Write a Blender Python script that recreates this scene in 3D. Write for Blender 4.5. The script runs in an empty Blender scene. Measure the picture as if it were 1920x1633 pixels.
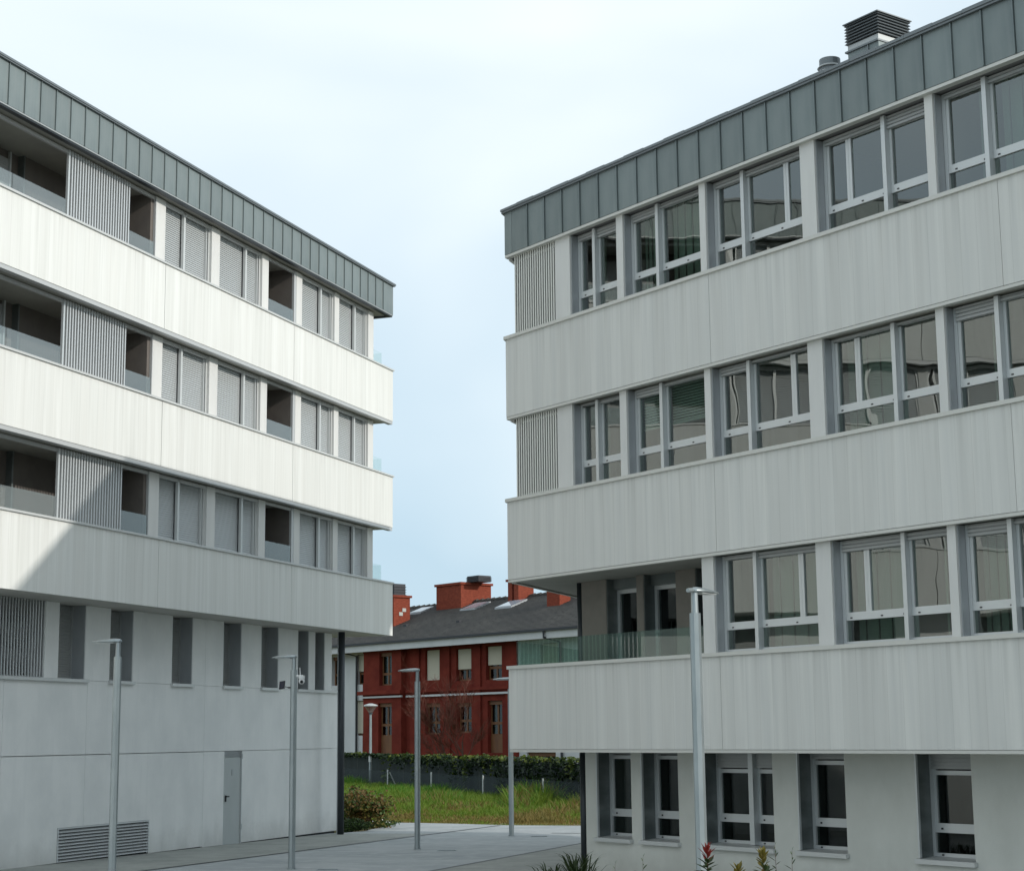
import bpy, bmesh, math, random
from mathutils import Vector, Matrix, noise as mnoise
random.seed(7)
SC = bpy.context.scene
COL = SC.collection
CZ = 2.44                                   # camera height above the plaza
# ---------------------------------------------------------------- camera
cam = bpy.data.objects.new('camera', bpy.data.cameras.new('camera'))
COL.objects.link(cam); SC.camera = cam
cam.data.sensor_width = 36; cam.data.lens = 3243/1920*36
cam.data.clip_start = .1; cam.data.clip_end = 3000
pt, ro = math.radians(9.80), math.radians(-.59)
Fv = Vector((0, math.cos(pt), math.sin(pt))); Uv = Vector((0, -math.sin(pt), math.cos(pt))); Rv = Vector((1, 0, 0))
Rc = math.cos(ro)*Rv+math.sin(ro)*Uv; Uc = -math.sin(ro)*Rv+math.cos(ro)*Uv
m = Matrix((Rc, Uc, -Fv)).transposed().to_4x4(); m.translation = (0, 0, CZ)
cam.matrix_world = m
# ---------------------------------------------------------------- world and sun
SUN = Vector((.8051, -.4324, .4055)).normalized()
SUN_EL = math.asin(SUN.z); SUN_AZ = math.atan2(SUN.x, SUN.y)
w = bpy.data.worlds.new('World'); SC.world = w; w.use_nodes = True
nt = w.node_tree; nt.nodes.clear()
def N(nt, t, **k):
    n = nt.nodes.new(t)
    for a, b in k.items(): setattr(n, a, b)
    return n
sky = N(nt, 'ShaderNodeTexSky'); sky.sky_type = 'NISHITA'; sky.sun_disc = False
sky.sun_elevation = SUN_EL; sky.sun_rotation = SUN_AZ; sky.air_density = 1.0; sky.dust_density = 1.5; sky.ozone_density = 1.2
tc = N(nt, 'ShaderNodeTexCoord')
mp = N(nt, 'ShaderNodeMapping'); mp.inputs['Scale'].default_value = (1.0, 1.0, 2.2); mp.inputs['Location'].default_value = (.35, .2, .1)
nz = N(nt, 'ShaderNodeTexNoise'); nz.inputs['Scale'].default_value = 1.7; nz.inputs['Detail'].default_value = 4; nz.inputs['Roughness'].default_value = .45; nz.inputs['Distortion'].default_value = .4
sep = N(nt, 'ShaderNodeSeparateXYZ')
el = N(nt, 'ShaderNodeMapRange'); el.inputs[1].default_value = .0; el.inputs[2].default_value = .40; el.inputs[3].default_value = .0; el.inputs[4].default_value = .80
cl = N(nt, 'ShaderNodeMapRange'); cl.inputs[1].default_value = .34; cl.inputs[2].default_value = .66; cl.inputs[3].default_value = -.48; cl.inputs[4].default_value = .34
ad = N(nt, 'ShaderNodeMath', operation='ADD', use_clamp=True)
veil = N(nt, 'ShaderNodeMix', data_type='RGBA')
veil.inputs[6].default_value = (4.9, 6.5, 7.7, 1)     # thin high cloud, bluish part
veil.inputs[7].default_value = (9.2, 9.9, 10.1, 1)   # thin high cloud, white part
mx = N(nt, 'ShaderNodeMix', data_type='RGBA'); mx.inputs[0].default_value = .86
bg = N(nt, 'ShaderNodeBackground'); bg.inputs['Strength'].default_value = .097
out = N(nt, 'ShaderNodeOutputWorld')
L = nt.links.new
L(tc.outputs['Generated'], mp.inputs[0]); L(mp.outputs[0], nz.inputs['Vector']); L(tc.outputs['Generated'], sep.inputs[0])
L(sep.outputs['Z'], el.inputs[0]); L(nz.outputs['Fac'], cl.inputs[0]); L(el.outputs[0], ad.inputs[0]); L(cl.outputs[0], ad.inputs[1])
L(ad.outputs[0], veil.inputs[0]); L(sky.outputs[0], mx.inputs[6]); L(veil.outputs[2], mx.inputs[7]); L(mx.outputs[2], bg.inputs[0]); L(bg.outputs[0], out.inputs[0])
sl = bpy.data.lights.new('sun', 'SUN'); sl.energy = 2.15; sl.angle = math.radians(.9); sl.color = (1.0, .955, .885)
so = bpy.data.objects.new('sun', sl); COL.objects.link(so); so.rotation_euler = SUN.to_track_quat('Z', 'Y').to_euler()
vs = SC.view_settings; vs.view_transform = 'Standard'; vs.look = 'None'; vs.exposure = .32; vs.gamma = 1; vs.use_curve_mapping = False
SC.cycles.max_bounces = 8; SC.cycles.transparent_max_bounces = 24; SC.cycles.caustics_reflective = False; SC.cycles.caustics_refractive = False

# ---------------------------------------------------------------- materials
def mat(name, col, rough=.6, metal=0, spec=.5, var=None, bump=None, rnd=0, streak=None, planks=0, drips=0, splash=0):
    """var=(scale xyz, colour2, amount lo, hi) mottling; bump=(scale, dist); rnd per-object value jitter; streak same as var, a second layer"""
    M = bpy.data.materials.new(name); M.use_nodes = True; t = M.node_tree; b = t.nodes['Principled BSDF']
    b.inputs['Roughness'].default_value = rough; b.inputs['Metallic'].default_value = metal; b.inputs['Specular IOR Level'].default_value = spec
    c4 = (*col, 1); b.inputs['Base Color'].default_value = c4
    tcn = N(t, 'ShaderNodeTexCoord'); last = None
    for q in (var, streak):
        if not q: continue
        mpn = N(t, 'ShaderNodeMapping'); mpn.inputs['Scale'].default_value = q[0]
        nn = N(t, 'ShaderNodeTexNoise'); nn.inputs['Scale'].default_value = 1; nn.inputs['Detail'].default_value = 5; nn.inputs['Roughness'].default_value = .6
        mr = N(t, 'ShaderNodeMapRange'); mr.inputs[1].default_value = q[2]; mr.inputs[2].default_value = q[3]
        mm = N(t, 'ShaderNodeMix', data_type='RGBA'); mm.inputs[7].default_value = (*q[1], 1)
        if last: t.links.new(last, mm.inputs[6])
        else: mm.inputs[6].default_value = c4
        t.links.new(tcn.outputs['Object'], mpn.inputs[0]); t.links.new(mpn.outputs[0], nn.inputs['Vector'])
        t.links.new(nn.outputs['Fac'], mr.inputs[0]); t.links.new(mr.outputs[0], mm.inputs[0]); last = mm.outputs[2]
    def addn(op, a, b_=None):
        q = N(t, 'ShaderNodeMath', operation=op)
        for i_, v in enumerate((a, b_)):
            if v is None: continue
            if isinstance(v, (int, float)): q.inputs[i_].default_value = v
            else: t.links.new(v, q.inputs[i_])
        return q.outputs[0]
    if planks or drips or splash:
        sx = N(t, 'ShaderNodeSeparateXYZ'); t.links.new(tcn.outputs['Object'], sx.inputs[0]); sg_ = N(t, 'ShaderNodeSeparateXYZ'); t.links.new(tcn.outputs['Generated'], sg_.inputs[0]); fac = None
        if planks:      # narrow boards: slight tone steps and a fine joint between them
            dv = addn('DIVIDE', sx.outputs['X'], planks); fl = addn('FLOOR', dv); wn = N(t, 'ShaderNodeTexWhiteNoise', noise_dimensions='1D'); t.links.new(fl, wn.inputs['W'])
            fc = addn('FRACT', dv); jn = addn('LESS_THAN', fc, .035); fac = addn('ADD', addn('MULTIPLY', wn.outputs['Value'], .075), addn('MULTIPLY', jn, .13))
        if drips:       # run-off stains under the coping
            mpn = N(t, 'ShaderNodeMapping'); mpn.inputs['Scale'].default_value = (11, 11, .35); nn = N(t, 'ShaderNodeTexNoise'); nn.inputs['Scale'].default_value = 1; nn.inputs['Detail'].default_value = 6
            t.links.new(tcn.outputs['Object'], mpn.inputs[0]); t.links.new(mpn.outputs[0], nn.inputs['Vector'])
            m1 = N(t, 'ShaderNodeMapRange'); m1.inputs[1].default_value = .48; m1.inputs[2].default_value = .72; t.links.new(nn.outputs['Fac'], m1.inputs[0])
            m2 = N(t, 'ShaderNodeMapRange'); m2.inputs[1].default_value = .25; m2.inputs[2].default_value = 1.0; t.links.new(sg_.outputs['Z'], m2.inputs[0])
            q = addn('MULTIPLY', addn('MULTIPLY', m1.outputs[0], m2.outputs[0]), drips); fac = q if fac is None else addn('ADD', fac, q)
        if splash:      # splashed dirt at the foot of the wall
            nn = N(t, 'ShaderNodeTexNoise'); nn.inputs['Scale'].default_value = 2.2; nn.inputs['Detail'].default_value = 8; nn.inputs['Roughness'].default_value = .7; t.links.new(tcn.outputs['Object'], nn.inputs['Vector'])
            zz = addn('SUBTRACT', sx.outputs['Z'], addn('MULTIPLY', nn.outputs['Fac'], .9)); m2 = N(t, 'ShaderNodeMapRange'); m2.inputs[1].default_value = .15; m2.inputs[2].default_value = -.40; t.links.new(zz, m2.inputs[0])
            q = addn('MULTIPLY', m2.outputs[0], splash); fac = q if fac is None else addn('ADD', fac, q)
        mm = N(t, 'ShaderNodeMix', data_type='RGBA', blend_type='MIX', clamp_factor=True); mm.inputs[7].default_value = (.20, .20, .175, 1)
        if last: t.links.new(last, mm.inputs[6])
        else: mm.inputs[6].default_value = c4
        t.links.new(fac, mm.inputs[0]); last = mm.outputs[2]
    if rnd:
        oi = N(t, 'ShaderNodeObjectInfo'); mr = N(t, 'ShaderNodeMapRange'); mr.inputs[3].default_value = 1-rnd; mr.inputs[4].default_value = 1+rnd
        hs = N(t, 'ShaderNodeHueSaturation'); hs.inputs['Color'].default_value = c4
        if last: t.links.new(last, hs.inputs['Color'])
        t.links.new(oi.outputs['Random'], mr.inputs[0]); t.links.new(mr.outputs[0], hs.inputs['Value']); last = hs.outputs[0]
    if last: t.links.new(last, b.inputs['Base Color'])
    if bump:
        nn = N(t, 'ShaderNodeTexNoise'); nn.inputs['Scale'].default_value = bump[0]; nn.inputs['Detail'].default_value = 4
        bb = N(t, 'ShaderNodeBump'); bb.inputs['Distance'].default_value = bump[1]; bb.inputs['Strength'].default_value = 1
        t.links.new(tcn.outputs['Object'], nn.inputs['Vector']); t.links.new(nn.outputs['Fac'], bb.inputs['Height']); t.links.new(bb.outputs[0], b.inputs['Normal'])
    return M
def glass_mat(name, tint, ior=1.9, wave=.0, wscale=1.2, add=0.0, rough=0.0, haze=0.0, hcol=(.6, .66, .66), stretch=.8):
    M = bpy.data.materials.new(name); M.use_nodes = True; t = M.node_tree; t.nodes.clear()
    o = N(t, 'ShaderNodeOutputMaterial'); tr = N(t, 'ShaderNodeBsdfTransparent'); tr.inputs[0].default_value = (*tint, 1)
    gl = N(t, 'ShaderNodeBsdfGlossy'); gl.inputs['Roughness'].default_value = rough; gl.inputs[0].default_value = (.92, .97, .95, 1)
    fr = N(t, 'ShaderNodeFresnel'); fr.inputs[0].default_value = ior; ms = N(t, 'ShaderNodeMixShader')
    am = N(t, 'ShaderNodeMath', operation='ADD', use_clamp=True); am.inputs[1].default_value = add
    ge = N(t, 'ShaderNodeNewGeometry'); fb_ = N(t, 'ShaderNodeMath', operation='SUBTRACT'); fb_.inputs[0].default_value = 1; mu_ = N(t, 'ShaderNodeMath', operation='MULTIPLY')
    t.links.new(ge.outputs['Backfacing'], fb_.inputs[1]); t.links.new(am.outputs[0], mu_.inputs[0]); t.links.new(fb_.outputs[0], mu_.inputs[1])
    t.links.new(fr.outputs[0], am.inputs[0]); t.links.new(mu_.outputs[0], ms.inputs[0]); t.links.new(tr.outputs[0], ms.inputs[1]); t.links.new(gl.outputs[0], ms.inputs[2]); t.links.new(ms.outputs[0], o.inputs[0])
    if haze:      # even pale diffuse share mixed into the glass
        df = N(t, 'ShaderNodeBsdfDiffuse'); df.inputs[0].default_value = (*hcol, 1); m2 = N(t, 'ShaderNodeMixShader'); m2.inputs[0].default_value = haze
        t.links.new(ms.outputs[0], m2.inputs[1]); t.links.new(df.outputs[0], m2.inputs[2]); t.links.new(m2.outputs[0], o.inputs[0])
    if wave:
        tcn = N(t, 'ShaderNodeTexCoord'); mpn = N(t, 'ShaderNodeMapping'); mpn.inputs['Scale'].default_value = (1, 1, stretch)
        oi = N(t, 'ShaderNodeObjectInfo'); ml = N(t, 'ShaderNodeVectorMath', operation='MULTIPLY_ADD'); ml.inputs[1].default_value = (37, 21, 13)
        nn = N(t, 'ShaderNodeTexNoise'); nn.inputs['Scale'].default_value = wscale; nn.inputs['Detail'].default_value = 1
        bb = N(t, 'ShaderNodeBump'); bb.inputs['Distance'].default_value = wave; bb.inputs['Strength'].default_value = 1
        cb = N(t, 'ShaderNodeCombineXYZ'); t.links.new(oi.outputs['Random'], cb.inputs[0]); t.links.new(oi.outputs['Random'], cb.inputs[2])
        t.links.new(cb.outputs[0], ml.inputs[0]); t.links.new(tcn.outputs['Object'], mpn.inputs[0]); t.links.new(mpn.outputs[0], ml.inputs[2])
        t.links.new(ml.outputs[0], nn.inputs['Vector']); t.links.new(nn.outputs['Fac'], bb.inputs['Height']); t.links.new(bb.outputs[0], gl.inputs['Normal'])
    return M
def leaf_mat(name, c1, c2, scale=.6, rnd=0, trans=.25):
    M = bpy.data.materials.new(name); M.use_nodes = True; t = M.node_tree; b = t.nodes['Principled BSDF']
    b.inputs['Roughness'].default_value = .6; b.inputs['Specular IOR Level'].default_value = .3
    tcn = N(t, 'ShaderNodeTexCoord'); nn = N(t, 'ShaderNodeTexNoise'); nn.inputs['Scale'].default_value = scale; nn.inputs['Detail'].default_value = 6; nn.inputs['Roughness'].default_value = .7
    mr = N(t, 'ShaderNodeMapRange'); mr.inputs[1].default_value = .35; mr.inputs[2].default_value = .65
    mm = N(t, 'ShaderNodeMix', data_type='RGBA'); mm.inputs[6].default_value = (*c1, 1); mm.inputs[7].default_value = (*c2, 1)
    t.links.new(tcn.outputs['Object'], nn.inputs['Vector']); t.links.new(nn.outputs['Fac'], mr.inputs[0]); t.links.new(mr.outputs[0], mm.inputs[0]); t.links.new(mm.outputs[2], b.inputs['Base Color'])
    tl = N(t, 'ShaderNodeBsdfTranslucent'); t.links.new(mm.outputs[2], tl.inputs[0]); ms = N(t, 'ShaderNodeMixShader'); ms.inputs[0].default_value = trans
    o = t.nodes['Material Output']; t.links.new(b.outputs[0], ms.inputs[1]); t.links.new(tl.outputs[0], ms.inputs[2]); t.links.new(ms.outputs[0], o.inputs[0])
    return M
M = {}
M['panel'] = mat('white_cladding', (.76, .765, .74), .65, var=((7, 7, .22), (.675, .68, .65), .38, .66), streak=((3.1, 3.1, .12), (.70, .70, .67), .45, .7), bump=(60, .0015), rnd=.012, planks=.2962, drips=.16)
M['panelR'] = mat('grey_white_cladding', (.70, .70, .67), .65, var=((6, 6, .2), (.615, .62, .60), .36, .66), streak=((3.3, 3.3, .15), (.62, .62, .595), .45, .7), bump=(60, .0015), rnd=.012, planks=.27, drips=.22)
M['concrete'] = mat('pale_smooth_concrete', (.80, .81, .80), .8, var=((1.1, 1.1, .8), (.72, .735, .73), .4, .65), streak=((6, 6, .5), (.73, .745, .74), .5, .8), bump=(14, .002), rnd=.015, splash=.28)
M['render'] = mat('pale_render', (.66, .67, .63), .85, var=((1.2, 1.2, .7), (.58, .59, .55), .38, .68), bump=(90, .003), splash=.3)
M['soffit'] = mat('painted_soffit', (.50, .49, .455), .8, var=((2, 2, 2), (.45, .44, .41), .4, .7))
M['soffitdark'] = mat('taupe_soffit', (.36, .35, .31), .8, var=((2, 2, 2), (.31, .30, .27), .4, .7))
M['lip'] = mat('grey_metal_trim', (.50, .51, .51), .45, .2)
M['lipR'] = mat('cream_metal_trim', (.60, .60, .565), .55, .1)
M['coping'] = mat('coping_metal', (.56, .57, .56), .5, .2)
M['pier'] = mat('white_pier_panel', (.66, .66, .64), .6, var=((3, 3, .5), (.60, .60, .585), .4, .7))
M['reveal'] = mat('grey_reveal_metal', (.42, .44, .455), .4, .4, var=((2, 2, 1), (.35, .37, .39), .35, .7))
M['darkreveal'] = mat('dark_reveal_metal', (.12, .14, .14), .35, .3, var=((1, 1, 2.2), (.22, .24, .235), .4, .7))
M['zinc'] = mat('pre_weathered_zinc', (.195, .232, .232), .5, .25, var=((1.4, 1.4, .9), (.155, .19, .195), .4, .66), streak=((9, 9, .6), (.22, .25, .25), .45, .8), bump=(3, .004), rnd=.07)
M['zinctrim'] = mat('zinc_flashing', (.17, .19, .20), .45, .35)
M['zinclight'] = mat('zinc_edge_trim', (.42, .44, .44), .45, .3)
M['alu'] = mat('window_aluminium', (.58, .605, .61), .42, .35)
M['alulight'] = mat('pale_aluminium', (.60, .615, .61), .45, .25)
M['shutter'] = mat('shutter_aluminium', (.55, .575, .58), .45, .3)
M['shutterR'] = mat('grey_shutter_aluminium', (.38, .395, .395), .5, .3)
M['slat'] = mat('louvre_blade_aluminium', (.60, .62, .625), .42, .35)
M['slatR'] = mat('cream_louvre_blade', (.72, .72, .68), .55, .1)
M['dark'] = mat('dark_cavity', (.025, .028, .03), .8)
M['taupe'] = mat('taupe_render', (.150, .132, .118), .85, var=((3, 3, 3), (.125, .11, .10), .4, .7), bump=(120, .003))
M['room'] = mat('room_wall_paint', (.30, .29, .26), .9, var=((.7, .7, .7), (.18, .175, .16), .4, .6))
M['roomfloor'] = mat('room_floor', (.12, .10, .08), .6)
M['roof'] = mat('roof_membrane', (.20, .20, .20), .8)
M['pane'] = glass_mat('window_glass', (.62, .70, .66), 1.9, .0028, 1.5, .06)
M['paneG'] = glass_mat('ground_floor_glass', (.45, .52, .50), 1.5, .004, 1.2)
M['bal'] = glass_mat('balustrade_glass', (.84, .90, .90), 1.5, 0, .8, .06, .0, .11, (.62, .66, .68))
M['balR'] = glass_mat('green_balustrade_glass', (.72, .84, .79), 1.5, .0006, 2.0, .05, 0, .07, (.45, .56, .52), .12)
M['balE'] = glass_mat('clear_balustrade_glass', (.95, .975, .97), 1.12, 0, 1, .0, 0, .05, (.6, .75, .72))
M['curtain'] = mat('pale_curtain', (.45, .47, .44), .9)
M['steel'] = mat('galvanised_steel', (.37, .41, .42), .38, .65, var=((6, 6, 1.5), (.30, .34, .355), .4, .65))
M['darksteel'] = mat('dark_painted_steel', (.035, .043, .05), .45, .2)
M['door'] = mat('grey_door_paint', (.43, .46, .46), .5, .1, var=((2, 2, 1), (.40, .43, .43), .4, .7))
M['black'] = mat('black_plastic', (.012, .013, .015), .4)
M['blackmetal'] = mat('black_sheet_metal', (.03, .033, .04), .5, .2)
M['white'] = mat('white_plastic', (.75, .76, .76), .4)
M['solar'] = mat('solar_cell', (.008, .012, .03), .2)
M['pave'] = mat('grey_concrete_paving', (.36, .38, .385), .8, var=((.5, .9, .8), (.27, .295, .305), .36, .66), streak=((3, 3, 3), (.42, .44, .44), .5, .75), bump=(30, .004))
M['paveedge'] = mat('greenish_concrete_paving', (.31, .32, .30), .85, var=((1.2, 1.2, 1.2), (.24, .255, .235), .36, .66), streak=((6, 6, 6), (.35, .355, .33), .5, .8), bump=(30, .004))
M['channel'] = mat('dark_channel_grate', (.05, .058, .06), .6)
M['ground'] = mat('dry_soil', (.16, .13, .065), .95, var=((.5, .5, .5), (.10, .11, .035), .4, .65), bump=(8, .03))
M['brick'] = mat('red_brick_paint', (.185, .034, .022), .9, var=((1.2, 1.2, 1.2), (.125, .020, .014), .35, .65), streak=((14, 14, 34), (.21, .038, .024), .55, .8), spec=.15)
M['brickor'] = mat('orange_brick', (.25, .062, .036), .9, var=((6, 6, 16), (.17, .04, .025), .4, .65), spec=.15)
M['whitewall'] = mat('off_white_render', (.56, .575, .59), .85, var=((1, 1, .6), (.50, .515, .53), .4, .7))
M['tile'] = mat('dark_roof_tile', (.052, .05, .047), .8, var=((.5, .5, .5), (.085, .08, .072), .42, .68), streak=((5, 5, 5), (.03, .03, .03), .45, .7))
M['wood'] = mat('brown_wood', (.17, .075, .028), .6, var=((4, 4, 1), (.12, .05, .02), .4, .7))
M['blind'] = mat('beige_blind', (.52, .49, .40), .8)
M['cyanc'] = mat('pale_curtain_blue', (.34, .42, .42), .8)
M['skylight'] = mat('skylight_glass', (.30, .36, .42), .05, 0, 1.0)
M['net'] = mat('dark_screen_fabric', (.020, .030, .030), .95, var=((3, 3, 1), (.012, .02, .018), .4, .6))
M['netfence'] = glass_mat('green_wire_net', (.70, .80, .84), 1.05, 0, 1, .0)
def netmat():
    X = bpy.data.materials.new('fence_net'); X.use_nodes = True; t = X.node_tree; b = t.nodes['Principled BSDF']
    b.inputs['Base Color'].default_value = (.022, .038, .044, 1); b.inputs['Roughness'].default_value = .9
    tr = N(t, 'ShaderNodeBsdfTransparent'); ms = N(t, 'ShaderNodeMixShader'); ms.inputs[0].default_value = .42
    t.links.new(tr.outputs[0], ms.inputs[1]); t.links.new(b.outputs[0], ms.inputs[2]); t.links.new(ms.outputs[0], t.nodes['Material Output'].inputs[0]); return X
M['netfence'] = netmat()
M['bark'] = mat('reddish_bark', (.085, .045, .032), .9)
M['twig'] = mat('reddish_twig', (.12, .040, .026), .9)
M['ivy'] = leaf_mat('ivy_leaf', (.008, .020, .006), (.018, .040, .010), .9, 0, .1)
M['ivytop'] = leaf_mat('young_ivy_leaf', (.15, .18, .03), (.03, .06, .012), 1.5)
M['bush'] = leaf_mat('green_leaf', (.030, .075, .015), (.085, .14, .035), 3)
M['bushbr'] = leaf_mat('brownish_leaf', (.15, .070, .030), (.13, .13, .028), 3)
M['red_leaf'] = leaf_mat('red_young_leaf', (.22, .020, .018), (.16, .03, .02), 4)
M['olive_leaf'] = leaf_mat('olive_young_leaf', (.16, .13, .025), (.11, .10, .02), 4)
M['dark_leaf'] = leaf_mat('dark_green_leaf', (.022, .042, .012), (.035, .055, .015), 4)
M['flower'] = mat('pale_yellow_petal', (.75, .68, .35), .7)

# ---------------------------------------------------------------- mesh helpers
def link(name, me, parent=None, m=None, loc=None):
    if m: me.materials.append(m)
    o = bpy.data.objects.new(name, me); COL.objects.link(o)
    if parent: o.parent = parent
    if loc: o.location = loc
    return o
def tag(o, label, cat, group=None, kind=None):
    if label: o['label'] = label
    if cat: o['category'] = cat
    if group: o['group'] = group
    if kind: o['kind'] = kind
    return o
def empty(name, loc=(0, 0, 0), rz=0):
    o = bpy.data.objects.new(name, None); COL.objects.link(o); o.location = loc; o.rotation_euler = (0, 0, rz); o.empty_display_size = .3
    return o
class MB:
    def __init__(s): s.v = []; s.f = []
    def prism(s, poly, z0, z1):
        n = len(poly); k = len(s.v)
        a = sum(poly[i][0]*poly[(i+1) % n][1]-poly[(i+1) % n][0]*poly[i][1] for i in range(n))
        if a < 0: poly = poly[::-1]
        s.v += [(x, y, z0) for x, y in poly]+[(x, y, z1) for x, y in poly]
        s.f.append(tuple(k+i for i in reversed(range(n)))); s.f.append(tuple(k+n+i for i in range(n)))
        for i in range(n): j = (i+1) % n; s.f.append((k+i, k+j, k+n+j, k+n+i))
        return s
    def hexa(s, p):     # 8 points: bottom 4 ccw, top 4
        k = len(s.v); s.v += [tuple(q) for q in p]
        for f in ((3, 2, 1, 0), (4, 5, 6, 7), (0, 1, 5, 4), (1, 2, 6, 5), (2, 3, 7, 6), (3, 0, 4, 7)): s.f.append(tuple(k+i for i in f))
        return s
    def box(s, x0, x1, y0, y1, z0, z1):
        x0, x1 = sorted((x0, x1)); y0, y1 = sorted((y0, y1)); z0, z1 = sorted((z0, z1))
        return s.prism([(x0, y0), (x1, y0), (x1, y1), (x0, y1)], z0, z1)
    def tube(s, pts, rs, n=8, cap=True, rot=0):
        k = len(s.v); P = [Vector(p) for p in pts]
        for i, p in enumerate(P):
            d = (P[min(i+1, len(P)-1)]-P[max(i-1, 0)]).normalized()
            a = Vector((1, 0, 0)) if abs(d.x) < .9 else Vector((0, 1, 0)); u = d.cross(a).normalized(); v = d.cross(u)
            for j in range(n):
                t = 2*math.pi*j/n+rot; s.v.append(tuple(p+(u*math.cos(t)+v*math.sin(t))*rs[i]))
        for i in range(len(P)-1):
            for j in range(n): s.f.append((k+i*n+j, k+i*n+(j+1) % n, k+(i+1)*n+(j+1) % n, k+(i+1)*n+j))
        if cap: s.f.append(tuple(k+j for j in reversed(range(n)))); s.f.append(tuple(k+(len(P)-1)*n+j for j in range(n)))
        return s
    def quad(s, a, b, c, d): k = len(s.v); s.v += [tuple(a), tuple(b), tuple(c), tuple(d)]; s.f.append((k, k+1, k+2, k+3)); return s
    def tri(s, a, b, c): k = len(s.v); s.v += [tuple(a), tuple(b), tuple(c)]; s.f.append((k, k+1, k+2)); return s
    def mesh(s, name, smooth=False, bevel=0):
        me = bpy.data.meshes.new(name); me.from_pydata(s.v, [], s.f)
        bm = bmesh.new(); bm.from_mesh(me); bmesh.ops.recalc_face_normals(bm, faces=bm.faces)
        if bevel: bmesh.ops.bevel(bm, geom=bm.edges[:], offset=bevel, segments=1, affect='EDGES')
        bm.to_mesh(me); bm.free()
        if smooth: me.polygons.foreach_set('use_smooth', [True]*len(me.polygons))
        me.update(); return me
    def build(s, name, m, parent=None, loc=None, smooth=False, bevel=0):
        return link(name, s.mesh(name, smooth, bevel), parent, m, loc)
def raw(mb, name, m, parent=None, kind=None):
    me = bpy.data.meshes.new(name); me.from_pydata(mb.v, [], mb.f); me.update(); o = link(name, me, parent, m)
    if kind: o['kind'] = kind
    return o

class Bld:
    """façade frame: u metres from the far corner towards the camera, d metres behind the façade plane, z world height"""
    def __init__(s, name, corner, dvec, left):
        s.sg = 1 if left else -1
        ax = math.atan2(-dvec[1], -dvec[0]) if left else math.atan2(dvec[1], dvec[0])
        s.root = empty(name, (corner[0], corner[1], 0), ax); s.c = Vector(corner); s.ax = ax
    def P(s, u, d): return (s.sg*u, -d)
    def box(s, mb, u0, u1, d0, d1, z0, z1): return mb.box(s.sg*u0, s.sg*u1, -d0, -d1, z0, z1)
    def poly(s, mb, pts, z0, z1): return mb.prism([s.P(*p) for p in pts], z0, z1)
    def one(s, name, m, u0, u1, d0, d1, z0, z1, parent=None, bevel=0):
        mb = MB(); s.box(mb, u0, u1, d0, d1, z0, z1); return mb.build(name, m, parent or s.root, bevel=bevel)
def rel(z): return z+CZ

# ---------------------------------------------------------------- ground
def gz(y): return (-2.44+.008*(45.5-max(0, min(y, 55))))+CZ
def sheet(name, m, poly, dz, ymax=None, kind='structure', label=None):
    """polygon sheet that follows the gently sloping plaza"""
    bm = bmesh.new(); vs_ = [bm.verts.new((x, y, 0)) for x, y in poly]; bm.faces.new(vs_)
    for y in (0, 55): bmesh.ops.bisect_plane(bm, geom=bm.verts[:]+bm.edges[:]+bm.faces[:], plane_co=(0, y, 0), plane_no=(0, 1, 0))
    for v in bm.verts: v.co.z = gz(v.co.y)+dz
    bmesh.ops.recalc_face_normals(bm, faces=bm.faces)
    if sum(f.normal.z for f in bm.faces) < 0: bmesh.ops.reverse_faces(bm, faces=bm.faces)
    me = bpy.data.meshes.new(name); bm.to_mesh(me); bm.free(); o = link(name, me, None, m)
    if kind: o['kind'] = kind
    return o
sheet('ground', M['ground'], [(-1500, -500), (1500, -500), (1500, 1800), (-1500, 1800)], -.06)
plaza_poly = [(-30, -12), (40, -12), (40, 47.6), (1.64, 48.3), (-.26, 49.0), (-1.78, 50.4), (-3.0, 51.3), (-3.8, 51.6), (-3.6, 49.6), (-3.75, 48.4), (-3.95, 46.6), (-4.5, 45.4), (-30, 45.4)]
sheet('plaza', M['pave'], plaza_poly, 0)
def strip(a, b, wd):
    a = Vector(a); b = Vector(b); n = (b-a).normalized(); n = Vector((-n.y, n.x))*wd/2
    return [tuple(a-n), tuple(b-n), tuple(b+n), tuple(a+n)]
# greener paving margins along both buildings
l1a, l1b = Vector((-15.2, 8.2)), Vector((-.46, 48.77)); l1d = (l1b-l1a).normalized()
l2a, l2b = Vector((-11.0, 3.5)), Vector((1.66, 40.1))
sheet('pavement', M['paveedge'], [(-29, 5), tuple(l1a), (-3.2, 41.22), (-2.0, 44.55), (-4.6, 45.2), (-8, 38), (-29, 30)], .004)
sheet('pavement', M['paveedge'], [tuple(l2a), (2, -10), (39, -10), (39, 40.5), (1.75, 40.4)], .004)
for a, b, wd, lb in (((-14.0, 11.5), (-.46, 48.77), .10, 'long dark drainage channel in the paving nearer the left building'),
                     ((-8.9, 9.6), (1.49, 39.4), .10, 'dark drainage channel in the paving nearer the right building'),
                     ((.88, 44.15), (1.9, 43.7), .12, 'short dark channel at the far end of the paving beside the column')):
    tag(sheet('drainage_channel', M['channel'], strip(a, b, wd), .008, kind=None), lb, 'drain')
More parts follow.
